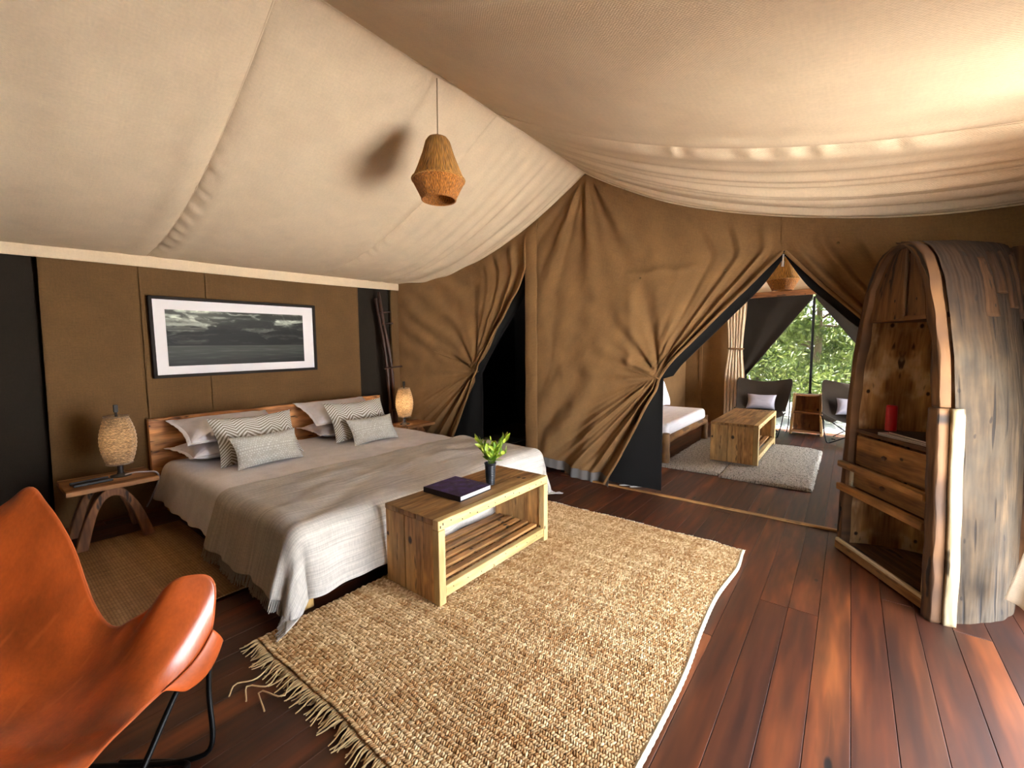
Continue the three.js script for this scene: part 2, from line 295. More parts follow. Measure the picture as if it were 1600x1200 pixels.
function drape(z, y, T, e, sgn, k) { // towards the room (-x)
  const dEdge = (e - z) * sgn, h = Math.abs(y - T.y), below = y < T.y;
  let d = folds(dEdge / (0.035 + (below ? 0.3 : 0.2) * h), h, below, k);
  const r = Math.hypot((z - T.z), y - T.y), th = Math.atan2(y - T.y, (T.z - z) * sgn);
  d += 0.03 * Math.exp(-r / 0.6) * ss(0.02, 0.2, r) * (Math.sin(th * 11 + k) + 0.5 * Math.sin(th * 23 + 2 * k));
  d += 0.025 * fbm(z * 1.7 + k, y * 1.3, k, 3) + 0.016 * noise(z * 5 + y * 2.4, y * 1.6 - z, k + 4) + 0.005 * noise(z * 13 - y * 5, y * 5, k + 8);
  return d;
}
function panel(nz, ny, zf, ylo, zTop, depth, th = 0.006) {
  return grid(nz, ny, (u, v) => {
    let y = v * 2.5; for (let i = 0; i < 4; i++) { const z = zf(u, y); y = lerp(ylo(z), liner(xWall(z), z) + 0.02, v); }
    const z = zf(u, y); return [xWall(z) - depth(z, y) * ss(0.0, 0.16, liner(xWall(z), z) - 0.01 - y), y, z];
  }, (u, v) => [u * zTop, v * 2.8], th);
}
{
  const w = struct('wall_right');
  const dL = (z, y) => {
    let d = drape(z, y, TL, eL(y), 1, 0.6);
    // diagonal pulls from the corner down to the tie
    const p = (z + 4.55) * 0.75 + (y - 1.9) * 0.9; d += 0.018 * Math.sin(p * 22 + 2 * noise(z * 2, y * 2)) * Math.exp(-(((z + 4.2) / 0.45) ** 2)) * ss(0.9, 1.5, y);
    const s = (z + 3.57) * 0.42 + (y - 1.08); d -= 0.02 * Math.exp(-((s / 0.03) ** 2)) * ss(-4.2, -3.6, z); return d * ss(-4.72, -4.5, z) ;
  };
  const flat = (z, y) => 1 - ss(1.75, 2.15, y) * Math.exp(-(((z + 0.426) / 0.16) ** 2));
  const dC0 = (z, y) => {
    let d = drape(z, y, TC, eC(y), 1, 2.1) * ss(-2.78, -2.5, z);
    const fx = z + 2.1, fy = 3.1 - y, a = Math.atan2(fx, fy), r = Math.hypot(fx, fy);
    d += 0.032 * Math.exp(-r / 0.9) * (Math.sin(a * 13 + 0.5) + 0.6 * Math.sin(a * 27)) * ss(0.05, 0.3, r);
    // a vertical line of puckers above the tie and diagonal pulls in the lower left
    d += 0.02 * Math.exp(-(((z + 1.62 + 0.05 * noise(y * 3, 2)) / 0.05) ** 2)) * (0.8 + 0.8 * noise(y * 6, 7)) * ss(0.75, 1.1, y) * ss(2.05, 1.7, y);
    const p = (z + 2.7) * 0.95 - (y - 0.1) * 0.55; d += 0.036 * Math.sin(p * 17 + 1.6 * noise(z * 2, y * 1.4, 3)) * ss(1.3, 0.4, y) * ss(-2.75, -2.5, z) * ss(-1.6, -2.0, z + y * 0.2);
    d += 0.014 * Math.exp(-(((y - 2.02 - 0.05 * noise(z * 4, 1)) / 0.03) ** 2)) * ss(-1.75, -1.6, z) * ss(-0.9, -1.2, z);
    return d;
  };
  const dC = (z, y) => dC0(z, y) * flat(z, y);
  const dR = (z, y) => drape(z, y, TR, eR(y), -1, 4.4) * ss(0.9, 0.7, z) * flat(z, y);
  const yC = (z) => lerp(0.1, 0.01, ss(-2.78, -1.9, z));
  part('canvas_flap', panel(150, 120, (u, y) => lerp(ZB + 0.02, eL(y), u), (z) => 0.05, 1.9, dL), tanM, w);
  part('canvas_flap', panel(220, 150, (u, y) => lerp(-2.79, eC(y), u), (z) => yC(z) + 0.085, 2.4, dC), tanM, w);
  part('canvas_flap', panel(110, 110, (u, y) => lerp(ZF - 0.01, eR(y), u), (z) => 0.01, 1.3, dR), tanM, w);
  part('mud_skirt', grid(110, 8, (u, v) => { const z = lerp(-2.76, -1.8, u), y = yC(z) - 0.01 + 0.1 * v; return [XW + 0.004 - dC(z, Math.max(y, yC(z) + 0.09)) - 0.012 * (1 - v), y, z]; }, (u, v) => [u, v * 0.1], 0.004), skirtM, w);
  // upright hemmed band beside the dark doorway
  part('hem_band', grid(10, 60, (u, v) => { const z = lerp(-2.815, -2.66, u), y = lerp(0.03, liner(XW, z) + 0.02, v); return [XW - (0.03 + 0.012 * Math.sin(u * Math.PI) + 0.01 * noise(v * 6, u)) * ss(1, 0.93, v), y, z]; }, (u, v) => [u * 0.15, v * 2.6], 0.008), tanM, w);
  // rolled hems along the swept edges
  const hem = (e, d, y0, y1, k = 0.013) => tube(Array.from({ length: 40 }, (_, i) => { const y = lerp(y0, y1, i / 39), z = e(y); return V(xWall(z) - d(z, y) - 0.004, y, z); }), k, 100, 8);
  part('hem_roll', hem(eL, dL, 0.05, 2.2, 0.012), tanM, w); part('hem_roll', hem(eC, dC, 0.02, 2.06), tanM, w); part('hem_roll', hem(eR, dR, 0.02, 2.06), tanM, w);
  // dark inner netting flaps behind the canvas
  const inner = (e, s, x, ins, lowz, yTop) => grid(30, 70, (u, v) => { const y = 0.02 + v * yTop; const z1 = y < 1.083 ? lowz : e(y) + s * ins * ss(yTop + 0.1, yTop - 0.35, y); return [x + 0.012 * Math.sin(u * 9), y, lerp(e(y) - s * 0.25, z1, u)]; }, (u, v) => [u * 0.3, v * 2], 0.006);
  part('netting_flap', inner(eC, 1, XW + 0.075, 0.085, -1.335, 2.1), blackM, w);
  part('netting_flap', inner(eR, -1, XW + 0.075, 0.085, 0.47, 2.1), blackM, w);
  part('netting_flap', inner(eL, 1, XW + 0.085, 0.03, -3.56, 2.2), blackM, w);
  // ties and the straps that pull them
  const tie = (T, d, e) => { const z = T.z - 0.015, x = XW - d(z, T.y) - 0.006; return tube([[x - 0.02, T.y + 0.01, z - 0.03], [x - 0.03, T.y, z], [x - 0.015, T.y - 0.01, z + 0.025], [x + 0.03, T.y, z + 0.01]], 0.007, 20, 6); };
  part('tie_strap', [tie(TC, dC), tube([[XW - 0.055, 1.085, -1.37], [XW - 0.045, 1.12, -1.5], [XW - 0.035, 1.15, -1.62]], 0.006, 16, 6)], tanM, w);
  part('tie_strap', [tie(TL, dL), tube(Array.from({ length: 8 }, (_, i) => { const z = lerp(-3.6, -4.15, i / 7), y = 1.09 + (-3.6 - z) * 0.42; return V(xWall(z) - dL(z, y) - 0.01, y, z); }), 0.006, 24, 6)], tanM, w);
  part('zip_pull', [rod([XW - 0.02, 2.04, -0.426], [XW - 0.02, 1.99, -0.427], 0.006), rod([XW - 0.02, 1.99, -0.427], [XW - 0.022, 1.95, -0.428], 0.01)], std({ color: 0xc9c7c4, roughness: 0.3, metalness: 0.9 }), w);
  for (const [z, y] of [[-0.82, 1.97], [-0.1, 2.06], [-1.53, 1.98]]) part('snap_button', lathe([[0, 0.006], [0.007, 0.005], [0.009, 0]], 12).rotateZ(Math.PI / 2).translate(XW - 0.02 - dC(z, y), y, z), brassM, w);
}

// ---------------------------------------------------------------- setting: bathroom behind the dark doorway, sitting room beyond the partition
{
  const b = struct('wall_bathroom');
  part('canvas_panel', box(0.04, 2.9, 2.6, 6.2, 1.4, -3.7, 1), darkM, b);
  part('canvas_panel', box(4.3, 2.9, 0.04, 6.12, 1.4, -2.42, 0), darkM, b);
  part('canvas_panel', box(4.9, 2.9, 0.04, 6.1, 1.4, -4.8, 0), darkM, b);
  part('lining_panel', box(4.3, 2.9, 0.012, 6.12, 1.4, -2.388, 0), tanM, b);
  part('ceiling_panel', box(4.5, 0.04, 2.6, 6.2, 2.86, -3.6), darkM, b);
  const w = struct('wall_far');
  const XF = 8.25, zc = -0.48;
  part('canvas_panel', grid(30, 40, (u, v) => [XF - 0.012 * Math.sin(u * 9) - 0.01 * noise(u * 4, v * 4), v * 2.3, lerp(-2.4, -1.66, u)], (u, v) => [u * 0.8, v * 2.3], 0.01), tanM, w);
  part('panel_seam', box(0.014, 2.3, 0.05, XF - 0.02, 1.15, -2.12, 1), tanM, w);
  part('canvas_panel', grid(30, 40, (u, v) => [XF - 0.012 * Math.sin(u * 9), v * 2.3, lerp(0.62, 1.5, u)], (u, v) => [u * 0.8, v * 2.3], 0.01), tanM, w);
  part('dark_panel', box(0.02, 2.3, 0.34, XF + 0.03, 1.15, -1.55, 1), darkM, w);
  const far = (y, s) => zc + s * pl([[0, 1.05], [0.6, 0.98], [0.84, 0.93], [2.1, 0.02], [2.3, 0]], y);
  for (const s of [-1, 1]) part('dark_flap', grid(40, 50, (u, v) => { const y = v * 2.24, e = far(y, s); return [XF + 0.01 - 0.02 * Math.sin(u * 14) * u, y, lerp(zc + s * 1.12, e, u)]; }, (u, v) => [u, v * 2], 0.008), darkM, w);
  part('gable_panel', grid(30, 8, (u, v) => { const z = lerp(-2.4, 1.5, u); return [XF, lerp(2.16, 2.95, v), z]; }, (u, v) => [u * 3.8, v], 0.01), linerM, w);
  part('header_beam', box(0.07, 0.085, 3.8, XF - 0.06, 2.2, -0.45, 2), tableM, w);
  const win = struct('window_1');
  part('netting', box(0.004, 2.1, 2.1, XF + 0.05, 1.07, zc, 1, 0.001), new THREE.MeshStandardMaterial({ color: 0x14130f, roughness: 1, transparent: true, opacity: 0.64 }), win);
  part('zip_strip', box(0.022, 2.12, 0.036, XF + 0.045, 1.08, zc, 1), blackM, win);
  const wf = struct('wall_sitting_room');
  const wide = new THREE.Shape([[3.9, 0], [8.3, 0], [8.3, 2.9], [3.9, 2.9]].map((p) => new THREE.Vector2(...p)));
  wide.holes.push(new THREE.Path([[6.0, 0.1], [7.5, 0.1], [7.2, 1.7], [6.3, 1.7]].map((p) => new THREE.Vector2(...p))));  // added opening, out of view, sized to let daylight into the sitting room
  part('canvas_panel', new THREE.ExtrudeGeometry(wide, { depth: 0.03, bevelEnabled: false }).translate(0, 0, 1.45), tanM, wf);
  const c = struct('ceiling_sitting_room');
  for (const s of [-1, 1]) part('canvas_panel', grid(30, 30, (u, v) => [lerp(3.9, 8.3, u), 2.95 - 0.75 * v - 0.3 * v * (1 - v), -0.45 + s * 1.97 * v], (u, v) => [u * 4, v * 2], 0.02), linerM, c);
  part('fly_sheet', box(4.6, 0.04, 6.6, 6.15, 3.05, -1.7), outerM, c);
}
// ---------------------------------------------------------------- soft shapes
function pillow(W, H, T, seed = 1, n = 40, flange = 0) { // stands in x-y, thick along z, base at y = 0
  const side = (s) => grid(n, n, (u, v) => {
    const a = u * 2 - 1, b = v * 2 - 1, ea = Math.sign(a) * Math.abs(a) ** 0.8, eb = Math.sign(b) * Math.abs(b) ** 0.8;
    const pinX = 1 - 0.09 * Math.cos(eb * Math.PI / 2), pinY = 1 - 0.12 * Math.cos(ea * Math.PI / 2);
    const k = Math.pow(Math.max(0, (1 - ea ** 4) * (1 - eb ** 4)), 0.62);
    const wr = 0.06 * fbm(ea * 2.2 + seed, eb * 2.2, seed, 3) + 0.05 * Math.exp(-((1 - Math.abs(ea)) + (1 - Math.abs(eb))) * 3) * Math.sin(Math.atan2(1 - Math.abs(eb), 1 - Math.abs(ea)) * 14);
    return [ea * W / 2 * pinX, (eb * H / 2 * pinY) + H / 2, s * T / 2 * k * (1 + wr * 2) + wr * 0.02];
  }, (u, v) => [u * W, v * H]);
  const g = [side(1), side(-1)];
  if (flange) { const q = []; for (let i = 0; i <= 120; i++) { const t = i / 120 * 4, k = Math.min(3, Math.floor(t)), f = t - k; const [a, b] = [[-1 + 2 * f, -1], [1, -1 + 2 * f], [1 - 2 * f, 1], [-1, 1 - 2 * f]][k]; q.push([a, b]); }
    g.push(grid(120, 3, (u, v) => { const [a, b] = q[Math.round(u * 120)]; const o = v * flange; return [a * (W / 2 * (1 - 0.09 * Math.cos(b * Math.PI / 2)) + o), b * (H / 2 * (1 - 0.12 * Math.cos(a * Math.PI / 2)) + o) + H / 2, 0.012 * v * noise(a * 5 + seed, b * 5)]; }, (u, v) => [u * 2, v * 0.05], 0.003)); }
  return merge(g);
}
function drapeSheet({ x0, x1, zf, h, r, a0, a1, b0, b1, na, nb, puff = () => 0, rip = 0.01, th = 0.006, lean = 82, seed = 1, uvs = 1, floor = 0.02 }) {
  return grid(na, nb, (u, v) => {
    const a = lerp(a0, a1, u), b = lerp(b0, b1, v), ox = a < x0 ? a - x0 : a > x1 ? a - x1 : 0, oz = b > zf ? b - zf : 0, L = Math.hypot(ox, oz);
    let x = cl(a, x0, x1), z = Math.min(b, zf), y = h + puff(x, z);
    if (L > 1e-6) {
      const dx = ox / L, dz = oz / L, pm = lerp(lean, 84, dz * dz) * D2R, ph = Math.min(L / r, pm), rest = Math.max(0, L - r * pm); let out = r * Math.sin(ph) + rest * Math.cos(pm), dn = r * (1 - Math.cos(ph)) + rest * Math.sin(pm);
      const al = (Math.abs(dx) > Math.abs(dz) ? b : a); out += rip * ss(0.03, 0.3, dn) * (Math.sin(al * 15 + seed) + 0.6 * Math.sin(al * 29 + seed * 2) + noise(al * 6, seed));
      if (Math.abs(dx) > 0.15 && Math.abs(dz) > 0.15) out += rip * 1.4 * ss(0.05, 0.3, dn) * Math.sin(Math.atan2(dz, dx) * 7 + seed);
      y -= dn; if (y < floor) { out += (floor - y) * 0.9; y = floor + 0.006 * noise(a * 9, b * 9); }
      x += dx * out; z += dz * out;
    }
    return [x, y, z];
  }, (u, v) => [lerp(a0, a1, u) * uvs, lerp(b0, b1, v) * uvs], th);
}
// ---------------------------------------------------------------- bed
{
  const bed = thing('bed', 'low double bed with a wide rough timber headboard, made up in white and grey linen', 'bed', [2.06, 0, -3.3]);
  const L = (g) => g.translate(-2.06, 0, 3.3);
  const hs = new THREE.Shape(); const N = 40; hs.moveTo(-1.12, 0.28); hs.lineTo(1.13, 0.28);
  for (let i = 0; i <= N; i++) { const t = 1 - i / N, x = lerp(-1.125, 1.135, t); hs.lineTo(x, 0.775 + 0.006 * noise(x * 4, 2) + 0.003 * noise(x * 15, 5) + 0.008 * t); }
  const hg = metric(new THREE.ExtrudeGeometry(hs, { depth: 0.05, bevelEnabled: true, bevelSize: 0.006, bevelThickness: 0.006, bevelSegments: 2 }), 0, [0.2, 0.1]); hg.translate(0, 0, -4.66 + 3.3);
  part('headboard', hg, headM, bed);
  for (const s of [-1, 1]) part('headboard_post', L(box(0.07, 0.62, 0.03, 2.06 + s * 0.95, 0.31, -4.665, 1)), headDarkM, bed);
  for (const s of [-1, 1]) part('side_rail', L(box(0.05, 0.1, 2.36, 2.06 + s * 0.99, 0.14, -3.43, 2)), headDarkM, bed);
  part('foot_rail', L(box(2.0, 0.1, 0.05, 2.06, 0.14, -2.27, 0)), headDarkM, bed);
  for (const s of [-1, 1]) for (const z of [-2.2, -4.5]) part('leg', L(box(0.065, 0.1, 0.065, 2.06 + s * 1.03, 0.05, z, 1, 0.01)), woodMat(WCream, { color: new THREE.Color(0.8, 0.65, 0.45) }), bed);
  part('mattress', L(new RoundedBoxGeometry(2.06, 0.215, 2.3, 4, 0.06).translate(2.06, 0.28, -3.42)), whiteM, bed);
  const puff = (x, z) => 0.02 + 0.02 * fbm(x * 1.8, z * 1.8, 3, 3) + 0.006 * noise(x * 7, z * 3.2, 6) + 0.004 * noise(x * 5 + z * 8, z * 4, 9);
  const duv = mesh('duvet', drapeSheet({ x0: 1.04, x1: 3.08, zf: -2.235, h: 0.415, r: 0.08, a0: 0.71, a1: 3.40, b0: -4.4, b1: -1.91, na: 150, nb: 140, puff, rip: 0.010, th: 0.008, lean: 74, seed: 4, floor: 0.03 }), duvetM);
  tag(duv, 'smooth white linen duvet spread over the whole bed, bare towards the pillows', 'duvet');
  const tp = (x, z) => puff(x, z) + 0.018 + 0.014 * noise(x * 2.5, z * 5, 4) + 0.005 * noise(x * 3 + z * 9, z * 5 - x * 3, 9);
  const thr = thing('throw_blanket', 'woven grey-beige throw with fringed ends lying across the foot of the bed', 'blanket', [2.06, 0, -2.6]);
  const T = (g) => g.translate(-2.06, 0, 2.6), o = { x0: 1.022, x1: 3.098, zf: -2.2, h: 0.424, r: 0.09, a0: 0.64, a1: 3.46, b0: -3.12, b1: -1.79, na: 190, nb: 140, puff: tp, rip: 0.010, th: 0.006, lean: 74, seed: 4, uvs: 1.2, floor: 0.042 };
  part('cloth', T(drapeSheet(o)), throwM, thr);
  // fringes on both short ends: follow the edge of the same sheet and hang
  for (const s of [0, 1]) {
    const edge = drapeSheet({ ...o, a0: s ? 3.45 : 0.585, a1: s ? 3.51 : 0.65, na: 1, nb: 180, th: 0 }), P = edge.attributes.position, gs = [];
    for (let j = 0; j <= 180; j += 1) { const k = 2 * j + (s ? 0 : 1), q = 2 * j + (s ? 1 : 0); const A = V(P.getX(k), P.getY(k), P.getZ(k)), B = V(P.getX(q), P.getY(q), P.getZ(q)); B.x += rr(-0.006, 0.006); B.z += rr(-0.006, 0.006); B.y = Math.max(0.018, B.y - rr(0, 0.012)); const M = A.clone().lerp(B, 0.5); M.x += rr(-0.004, 0.004); gs.push(tube([A, M, B], 0.0026, 3, 4)); }
    const f = part('fringe', T(merge(gs)), throwM, thr); f.userData.kind = 'stuff';
  }
}
// ---------------------------------------------------------------- pillows and cushions
{
  const zig = tex(512, 384, (u, v) => { const x = u * 8, y = v * 6.4, tri = Math.abs((x % 2) - 1), ph = ((y * 2.6 + tri * 2.1) % 1 + 1) % 1; const line = ss(0.06, 0.16, ph) * ss(0.66, 0.56, ph); const n = 0.96 + 0.12 * noise(u * 110, v * 90, 3); return mix([150, 138, 118], [240, 236, 228], line).map((c) => c * n); });
  const spot = tex(512, 320, (u, v) => { const gx = u * 26, gy = v * 16, row = Math.floor(gy), cx = (gx + (row % 2) * 0.5) % 1, k = noise(Math.floor(gx + (row % 2) * 0.5) * 1.7, row * 2.3, 4); const d = ss(0.1, 0.25, cx) * ss(0.98, 0.8, cx) * ss(0.1, 0.3, gy % 1) * ss(1, 0.75, gy % 1); const n = 0.95 + 0.14 * noise(u * 90, v * 60, 2); return mix([196, 190, 176], mix([230, 227, 218], [206, 200, 186], cl(k * 1.5 + 0.3)), d).map((c) => c * n); });
  const zigM = (W, H) => std({ map: rep(zig, 1 / W, 1 / H), bumpMap: rep(weave, 8), bumpScale: 0.0008, roughness: 0.95 }), spotM = (W, H) => std({ map: rep(spot, 1 / W, 1 / H), bumpMap: rep(weave, 8), bumpScale: 0.001, roughness: 0.95 });
  const put = (name, geo, mat, p, tilt, yaw, label, cat, group) => { const g = thing(name, label, cat, p, 0, group); const m = part('cover', geo, mat, g); g.rotation.set(-tilt * D2R, yaw * D2R, 0, 'YXZ'); return g; };
  const y0 = 0.445;
  put('pillow', pillow(0.74, 0.48, 0.13, 3, 40, 0.03), whiteM, [1.43, y0 + 0.074, -4.02], 88, 4, 'lower white pillow of the left pair, its corner showing beside the zigzag cushion', 'pillow');
  put('pillow', pillow(0.74, 0.48, 0.13, 6, 40, 0.03), whiteM, [1.44, y0 + 0.178, -4.06], 74, 1, 'upper white pillow of the left pair, leaning on the rough headboard', 'pillow');
  put('pillow', pillow(0.74, 0.48, 0.13, 9, 40, 0.03), whiteM, [2.5, y0 + 0.074, -4.03], 88, -3, 'lower white pillow of the right pair, rounded end poking out under the other', 'pillow');
  put('pillow', pillow(0.74, 0.48, 0.13, 12, 40, 0.03), whiteM, [2.49, y0 + 0.178, -4.08], 70, -2, 'upper white pillow of the right pair, its top rising behind the zigzag cushion', 'pillow');
  put('zigzag_cushion', pillow(0.66, 0.43, 0.14, 15), zigM(0.66, 0.43), [1.51, y0, -3.8], 32, 2, 'zigzag patterned cushion of the left pillow pile', 'cushion');
  put('zigzag_cushion', pillow(0.66, 0.43, 0.14, 18), zigM(0.66, 0.43), [2.5, y0 + 0.014, -3.85], 32, 0, 'zigzag patterned cushion of the right pillow pile', 'cushion');
  put('lumbar_cushion', pillow(0.52, 0.27, 0.12, 21), spotM(0.52, 0.27), [1.49, y0, -3.62], 28, 4, 'small oblong flecked cushion at the front of the left pillow pile', 'cushion');
  put('lumbar_cushion', pillow(0.52, 0.27, 0.12, 24), spotM(0.52, 0.27), [2.49, y0, -3.65], 28, 2, 'small oblong flecked cushion at the front of the right pillow pile', 'cushion');
}
// ---------------------------------------------------------------- picture
{
  const W = 1.43, H = 0.7, g = thing('framed_picture', 'wide dark framed black and white cloudscape print on the tan bed wall', 'picture', [1.712, 1.478, ZB + 0.05]);
  g.rotation.z = 0.012; g.rotation.x = 0.02;
  const f = 0.026; const fm = std({ color: 0x1a0c07, roughness: 0.75 });
  for (const s of [-1, 1]) { part('frame_bar', box(W, f, 0.035, 0, s * (H / 2 - f / 2), 0), fm, g); part('frame_bar', box(f, H, 0.035, s * (W / 2 - f / 2), 0, 0, 1), fm, g); }
  part('mat_board', box(W - 2 * f, H - 2 * f, 0.01, 0, 0, -0.006, 0, 0.001), std({ color: 0xf4eef0, roughness: 0.9 }), g);
  const sea = tex(1024, 432, (u, v) => {
    const x = u * 4, y = v; let c;
    if (y > 0.36) { const t = (y - 0.36) / 0.64; const k = fbm(x * 0.9 + 2 * fbm(x, y * 5, 3), y * 5.5, 5, 5); c = lerp(26, 70, t ** 1.2) + 520 * Math.max(0, k) * (0.35 + t) - 60 * Math.max(0, -k); c += 60 * Math.exp(-(((u - 0.2) / 0.22) ** 2)) * ss(0.5, 0.85, t) - 28 * ss(0.4, 0.2, Math.abs(t - 0.16)); c += 50 * ss(0.68, 0.82, u) * Math.max(0, noise((u + y * 0.22) * 42, 1, 7)) * t; }
    else { const t = y / 0.36; c = 40 + 36 * t + 60 * Math.max(0, fbm(x * 1.2, y * 26, 8, 4)) - 30 * ss(0.45, 0, t); c += 26 * Math.exp(-(((t - 0.72) / 0.06) ** 2)) * (0.5 + noise(x * 1.5, 3)); }
    c *= 0.82; return [c * 0.97, c, c * 0.93];
  });
  part('print', grid(1, 1, (u, v) => [lerp(-0.605, 0.58, u), lerp(-0.25, 0.24, v), 0.0005]), std({ map: sea, roughness: 0.6 }), g);
}
// ---------------------------------------------------------------- bedside tables, lamps, small things on them
function archLeg(w, h, t, d) { // bent branch forming an upside-down V
  const s = new THREE.Shape(), N = 24, o = [], i = [];
  for (let k = 0; k <= N; k++) { const a = k / N * 2 - 1, y = h * (1 - Math.abs(a) ** 2.1), x = a * w / 2; o.push([x * 1.0, y]); const yi = (h - t * 0.95) * (1 - Math.abs(a) ** 2.3), xi = a * (w / 2 - t * 1.05); i.push([xi, yi]); }
  s.moveTo(...o[0]); for (const p of o) s.lineTo(...p); for (const p of i.reverse()) s.lineTo(...p); s.closePath();
  return metric(new THREE.ExtrudeGeometry(s, { depth: d, bevelEnabled: true, bevelSize: 0.006, bevelThickness: 0.006, bevelSegments: 2, curveSegments: 8 }).translate(0, 0, -d / 2), 1);
}
function bedsideTable(p, w, d, label, lift = 0) {
  const g = thing('bedside_table', label, 'table', p);
  const s = new THREE.Shape(), pts = []; for (let i = 0; i <= 20; i++) pts.push([lerp(-w / 2, w / 2, i / 20), -d / 2 + 0.008 * noise(i * 0.4, p[0])]); for (let i = 0; i <= 20; i++) pts.push([lerp(w / 2, -w / 2, i / 20), d / 2 + 0.01 * noise(i * 0.35, p[0] + 4)]);
  pts.forEach((q, i) => (i ? s.lineTo(...q) : s.moveTo(...q)));
  part('table_top', metric(new THREE.ExtrudeGeometry(s, { depth: 0.024, bevelEnabled: true, bevelSize: 0.004, bevelThickness: 0.004, bevelSegments: 2 }).rotateX(Math.PI / 2).translate(0, 0.44, 0), 0), tableTopM, g);
  for (const z of [d / 2 - 0.04, -d / 2 + 0.05]) part('leg', archLeg(w * 0.86, 0.415 - lift, 0.05, 0.04).translate(-0.01, lift, z), tableM, g);
  return g;
}
const rattan = tex(512, 512, (u, v) => { const r = v * 40, c = u * 48, k = (Math.sin(r * Math.PI * 2) * 0.5 + 0.5), w = Math.sin(c * Math.PI * 2 + Math.floor(r) * Math.PI) * 0.5 + 0.5; const n = 0.8 + 0.3 * noise(u * 40, v * 40, 3) + 0.25 * noise(u * 6, v * 60, 5); return [250 * n * (0.72 + 0.28 * k), 218 * n * (0.68 + 0.32 * k) * (0.9 + 0.1 * w), 156 * n * (0.6 + 0.4 * k)]; }, true, THREE.RepeatWrapping);
const rattanB = tex(512, 512, (u, v) => (Math.sin(v * 40 * Math.PI * 2) * 0.25 + 0.5) + 0.25 * Math.sin(u * 48 * Math.PI * 2 + Math.floor(v * 40) * Math.PI), false, THREE.RepeatWrapping);
const shadeM = phy({ map: rattan, bumpMap: rattanB, bumpScale: 0.003, transmission: 0.45, thickness: 0, roughness: 0.95 });
function bedLamp(p, label, power) {
  const g = thing('table_lamp', label, 'lamp', p);
  part('base', lathe([[0, 0], [0.06, 0], [0.06, 0.008], [0.025, 0.016], [0.017, 0.03], [0.017, 0.11], [0, 0.11]], 32), std({ color: 0x1d120c, roughness: 0.6 }), g);
  part('stem', [rod([0, 0.1, 0], [0, 0.5, 0], 0.008), box(0.026, 0.055, 0.022, 0, 0.497, 0, 1)], std({ color: 0x1d120c, roughness: 0.6 }), g);
  const prof = []; for (let i = 0; i <= 40; i++) { const t = i / 40; prof.push([lerp(0.072, 0.066, t) + 0.035 * Math.sin(Math.PI * t) ** 0.9, 0.095 + 0.345 * t]); }
  const sh = lathe(prof, 120), P = sh.attributes.position;
  for (let i = 0; i < P.count; i++) { const y = P.getY(i), a = Math.atan2(P.getZ(i), P.getX(i)), k = 1 + 0.018 * Math.sin(y * 220) + 0.014 * Math.cos(a * 12); P.setX(i, P.getX(i) * k); P.setZ(i, P.getZ(i) * k); }
  sh.computeVertexNormals(); part('lamp_shade', sh, shadeM, g);
  part('bulb', new THREE.SphereGeometry(0.028, 24, 16).translate(0, 0.26, 0), std({ color: 0xffe0b0, emissive: new THREE.Color(1, 0.84, 0.6), emissiveIntensity: power }), g);
  const pt = new THREE.PointLight(new THREE.Color(1, 0.84, 0.6), power, 0, 2); pt.name = 'bulb_light'; pt.position.set(0, 0.26, 0.0); pt.castShadow = true; pt.shadow.radius = 2.5; g.add(pt);
  for (const [r, y] of [[0.074, 0.095], [0.068, 0.44]]) part('rim', new THREE.TorusGeometry(r, 0.005, 8, 48).rotateX(Math.PI / 2).translate(0, y, 0), shadeM, g);
  return g;
}
bedsideTable([0.595, 0, -4.15], 0.47, 0.42, 'small timber bedside table with bent branch legs left of the bed', 0.03);
bedsideTable([3.4, 0, -4.25], 0.42, 0.36, 'small timber bedside table in the corner right of the bed');
bedLamp([0.665, 0.444, -4.17], 'cream woven barrel lamp on the left bedside table', 0.006);
bedLamp([3.285, 0.444, -4.24], 'golden woven barrel lamp on the right bedside table, before the dark poles', 0.02);
tag(mesh('lamp_cord', tube([[0.68, 0.46, -4.11], [0.72, 0.476, -4.06], [0.78, 0.474, -4.03], [0.83, 0.466, -4.0], [0.85, 0.43, -4.02], [0.855, 0.2, -4.3], [0.86, 0.08, -4.5]], 0.0055, 50, 8), std({ color: 0xb9b4b6, roughness: 0.5 })), 'pale grey lamp cord curling over the left bedside table edge', 'cord');
{
  const t = thing('tray', 'thin dark tray lying behind the lamp on the left bedside table', 'tray', [0.5, 0.444, -4.1], 0.1);
  part('tray_base', box(0.2, 0.008, 0.1, 0, 0.005, 0), std({ color: 0x15100d, roughness: 0.5 }), t);
  for (const s of [-1, 1]) part('tray_rim', box(0.2, 0.016, 0.008, 0, 0.01, s * 0.05), std({ color: 0x15100d, roughness: 0.5 }), t);
  const gl = thing('drinking_glass', 'small drinking glass on the right bedside table near the bed', 'glass', [3.2, 0.444, -4.14]);
  part('tumbler', lathe([[0, 0], [0.026, 0], [0.032, 0.085], [0.0295, 0.085], [0.024, 0.006], [0, 0.006]], 32), phy({ transmission: 1, thickness: 0.01, roughness: 0.05, ior: 1.45 }), gl);
}
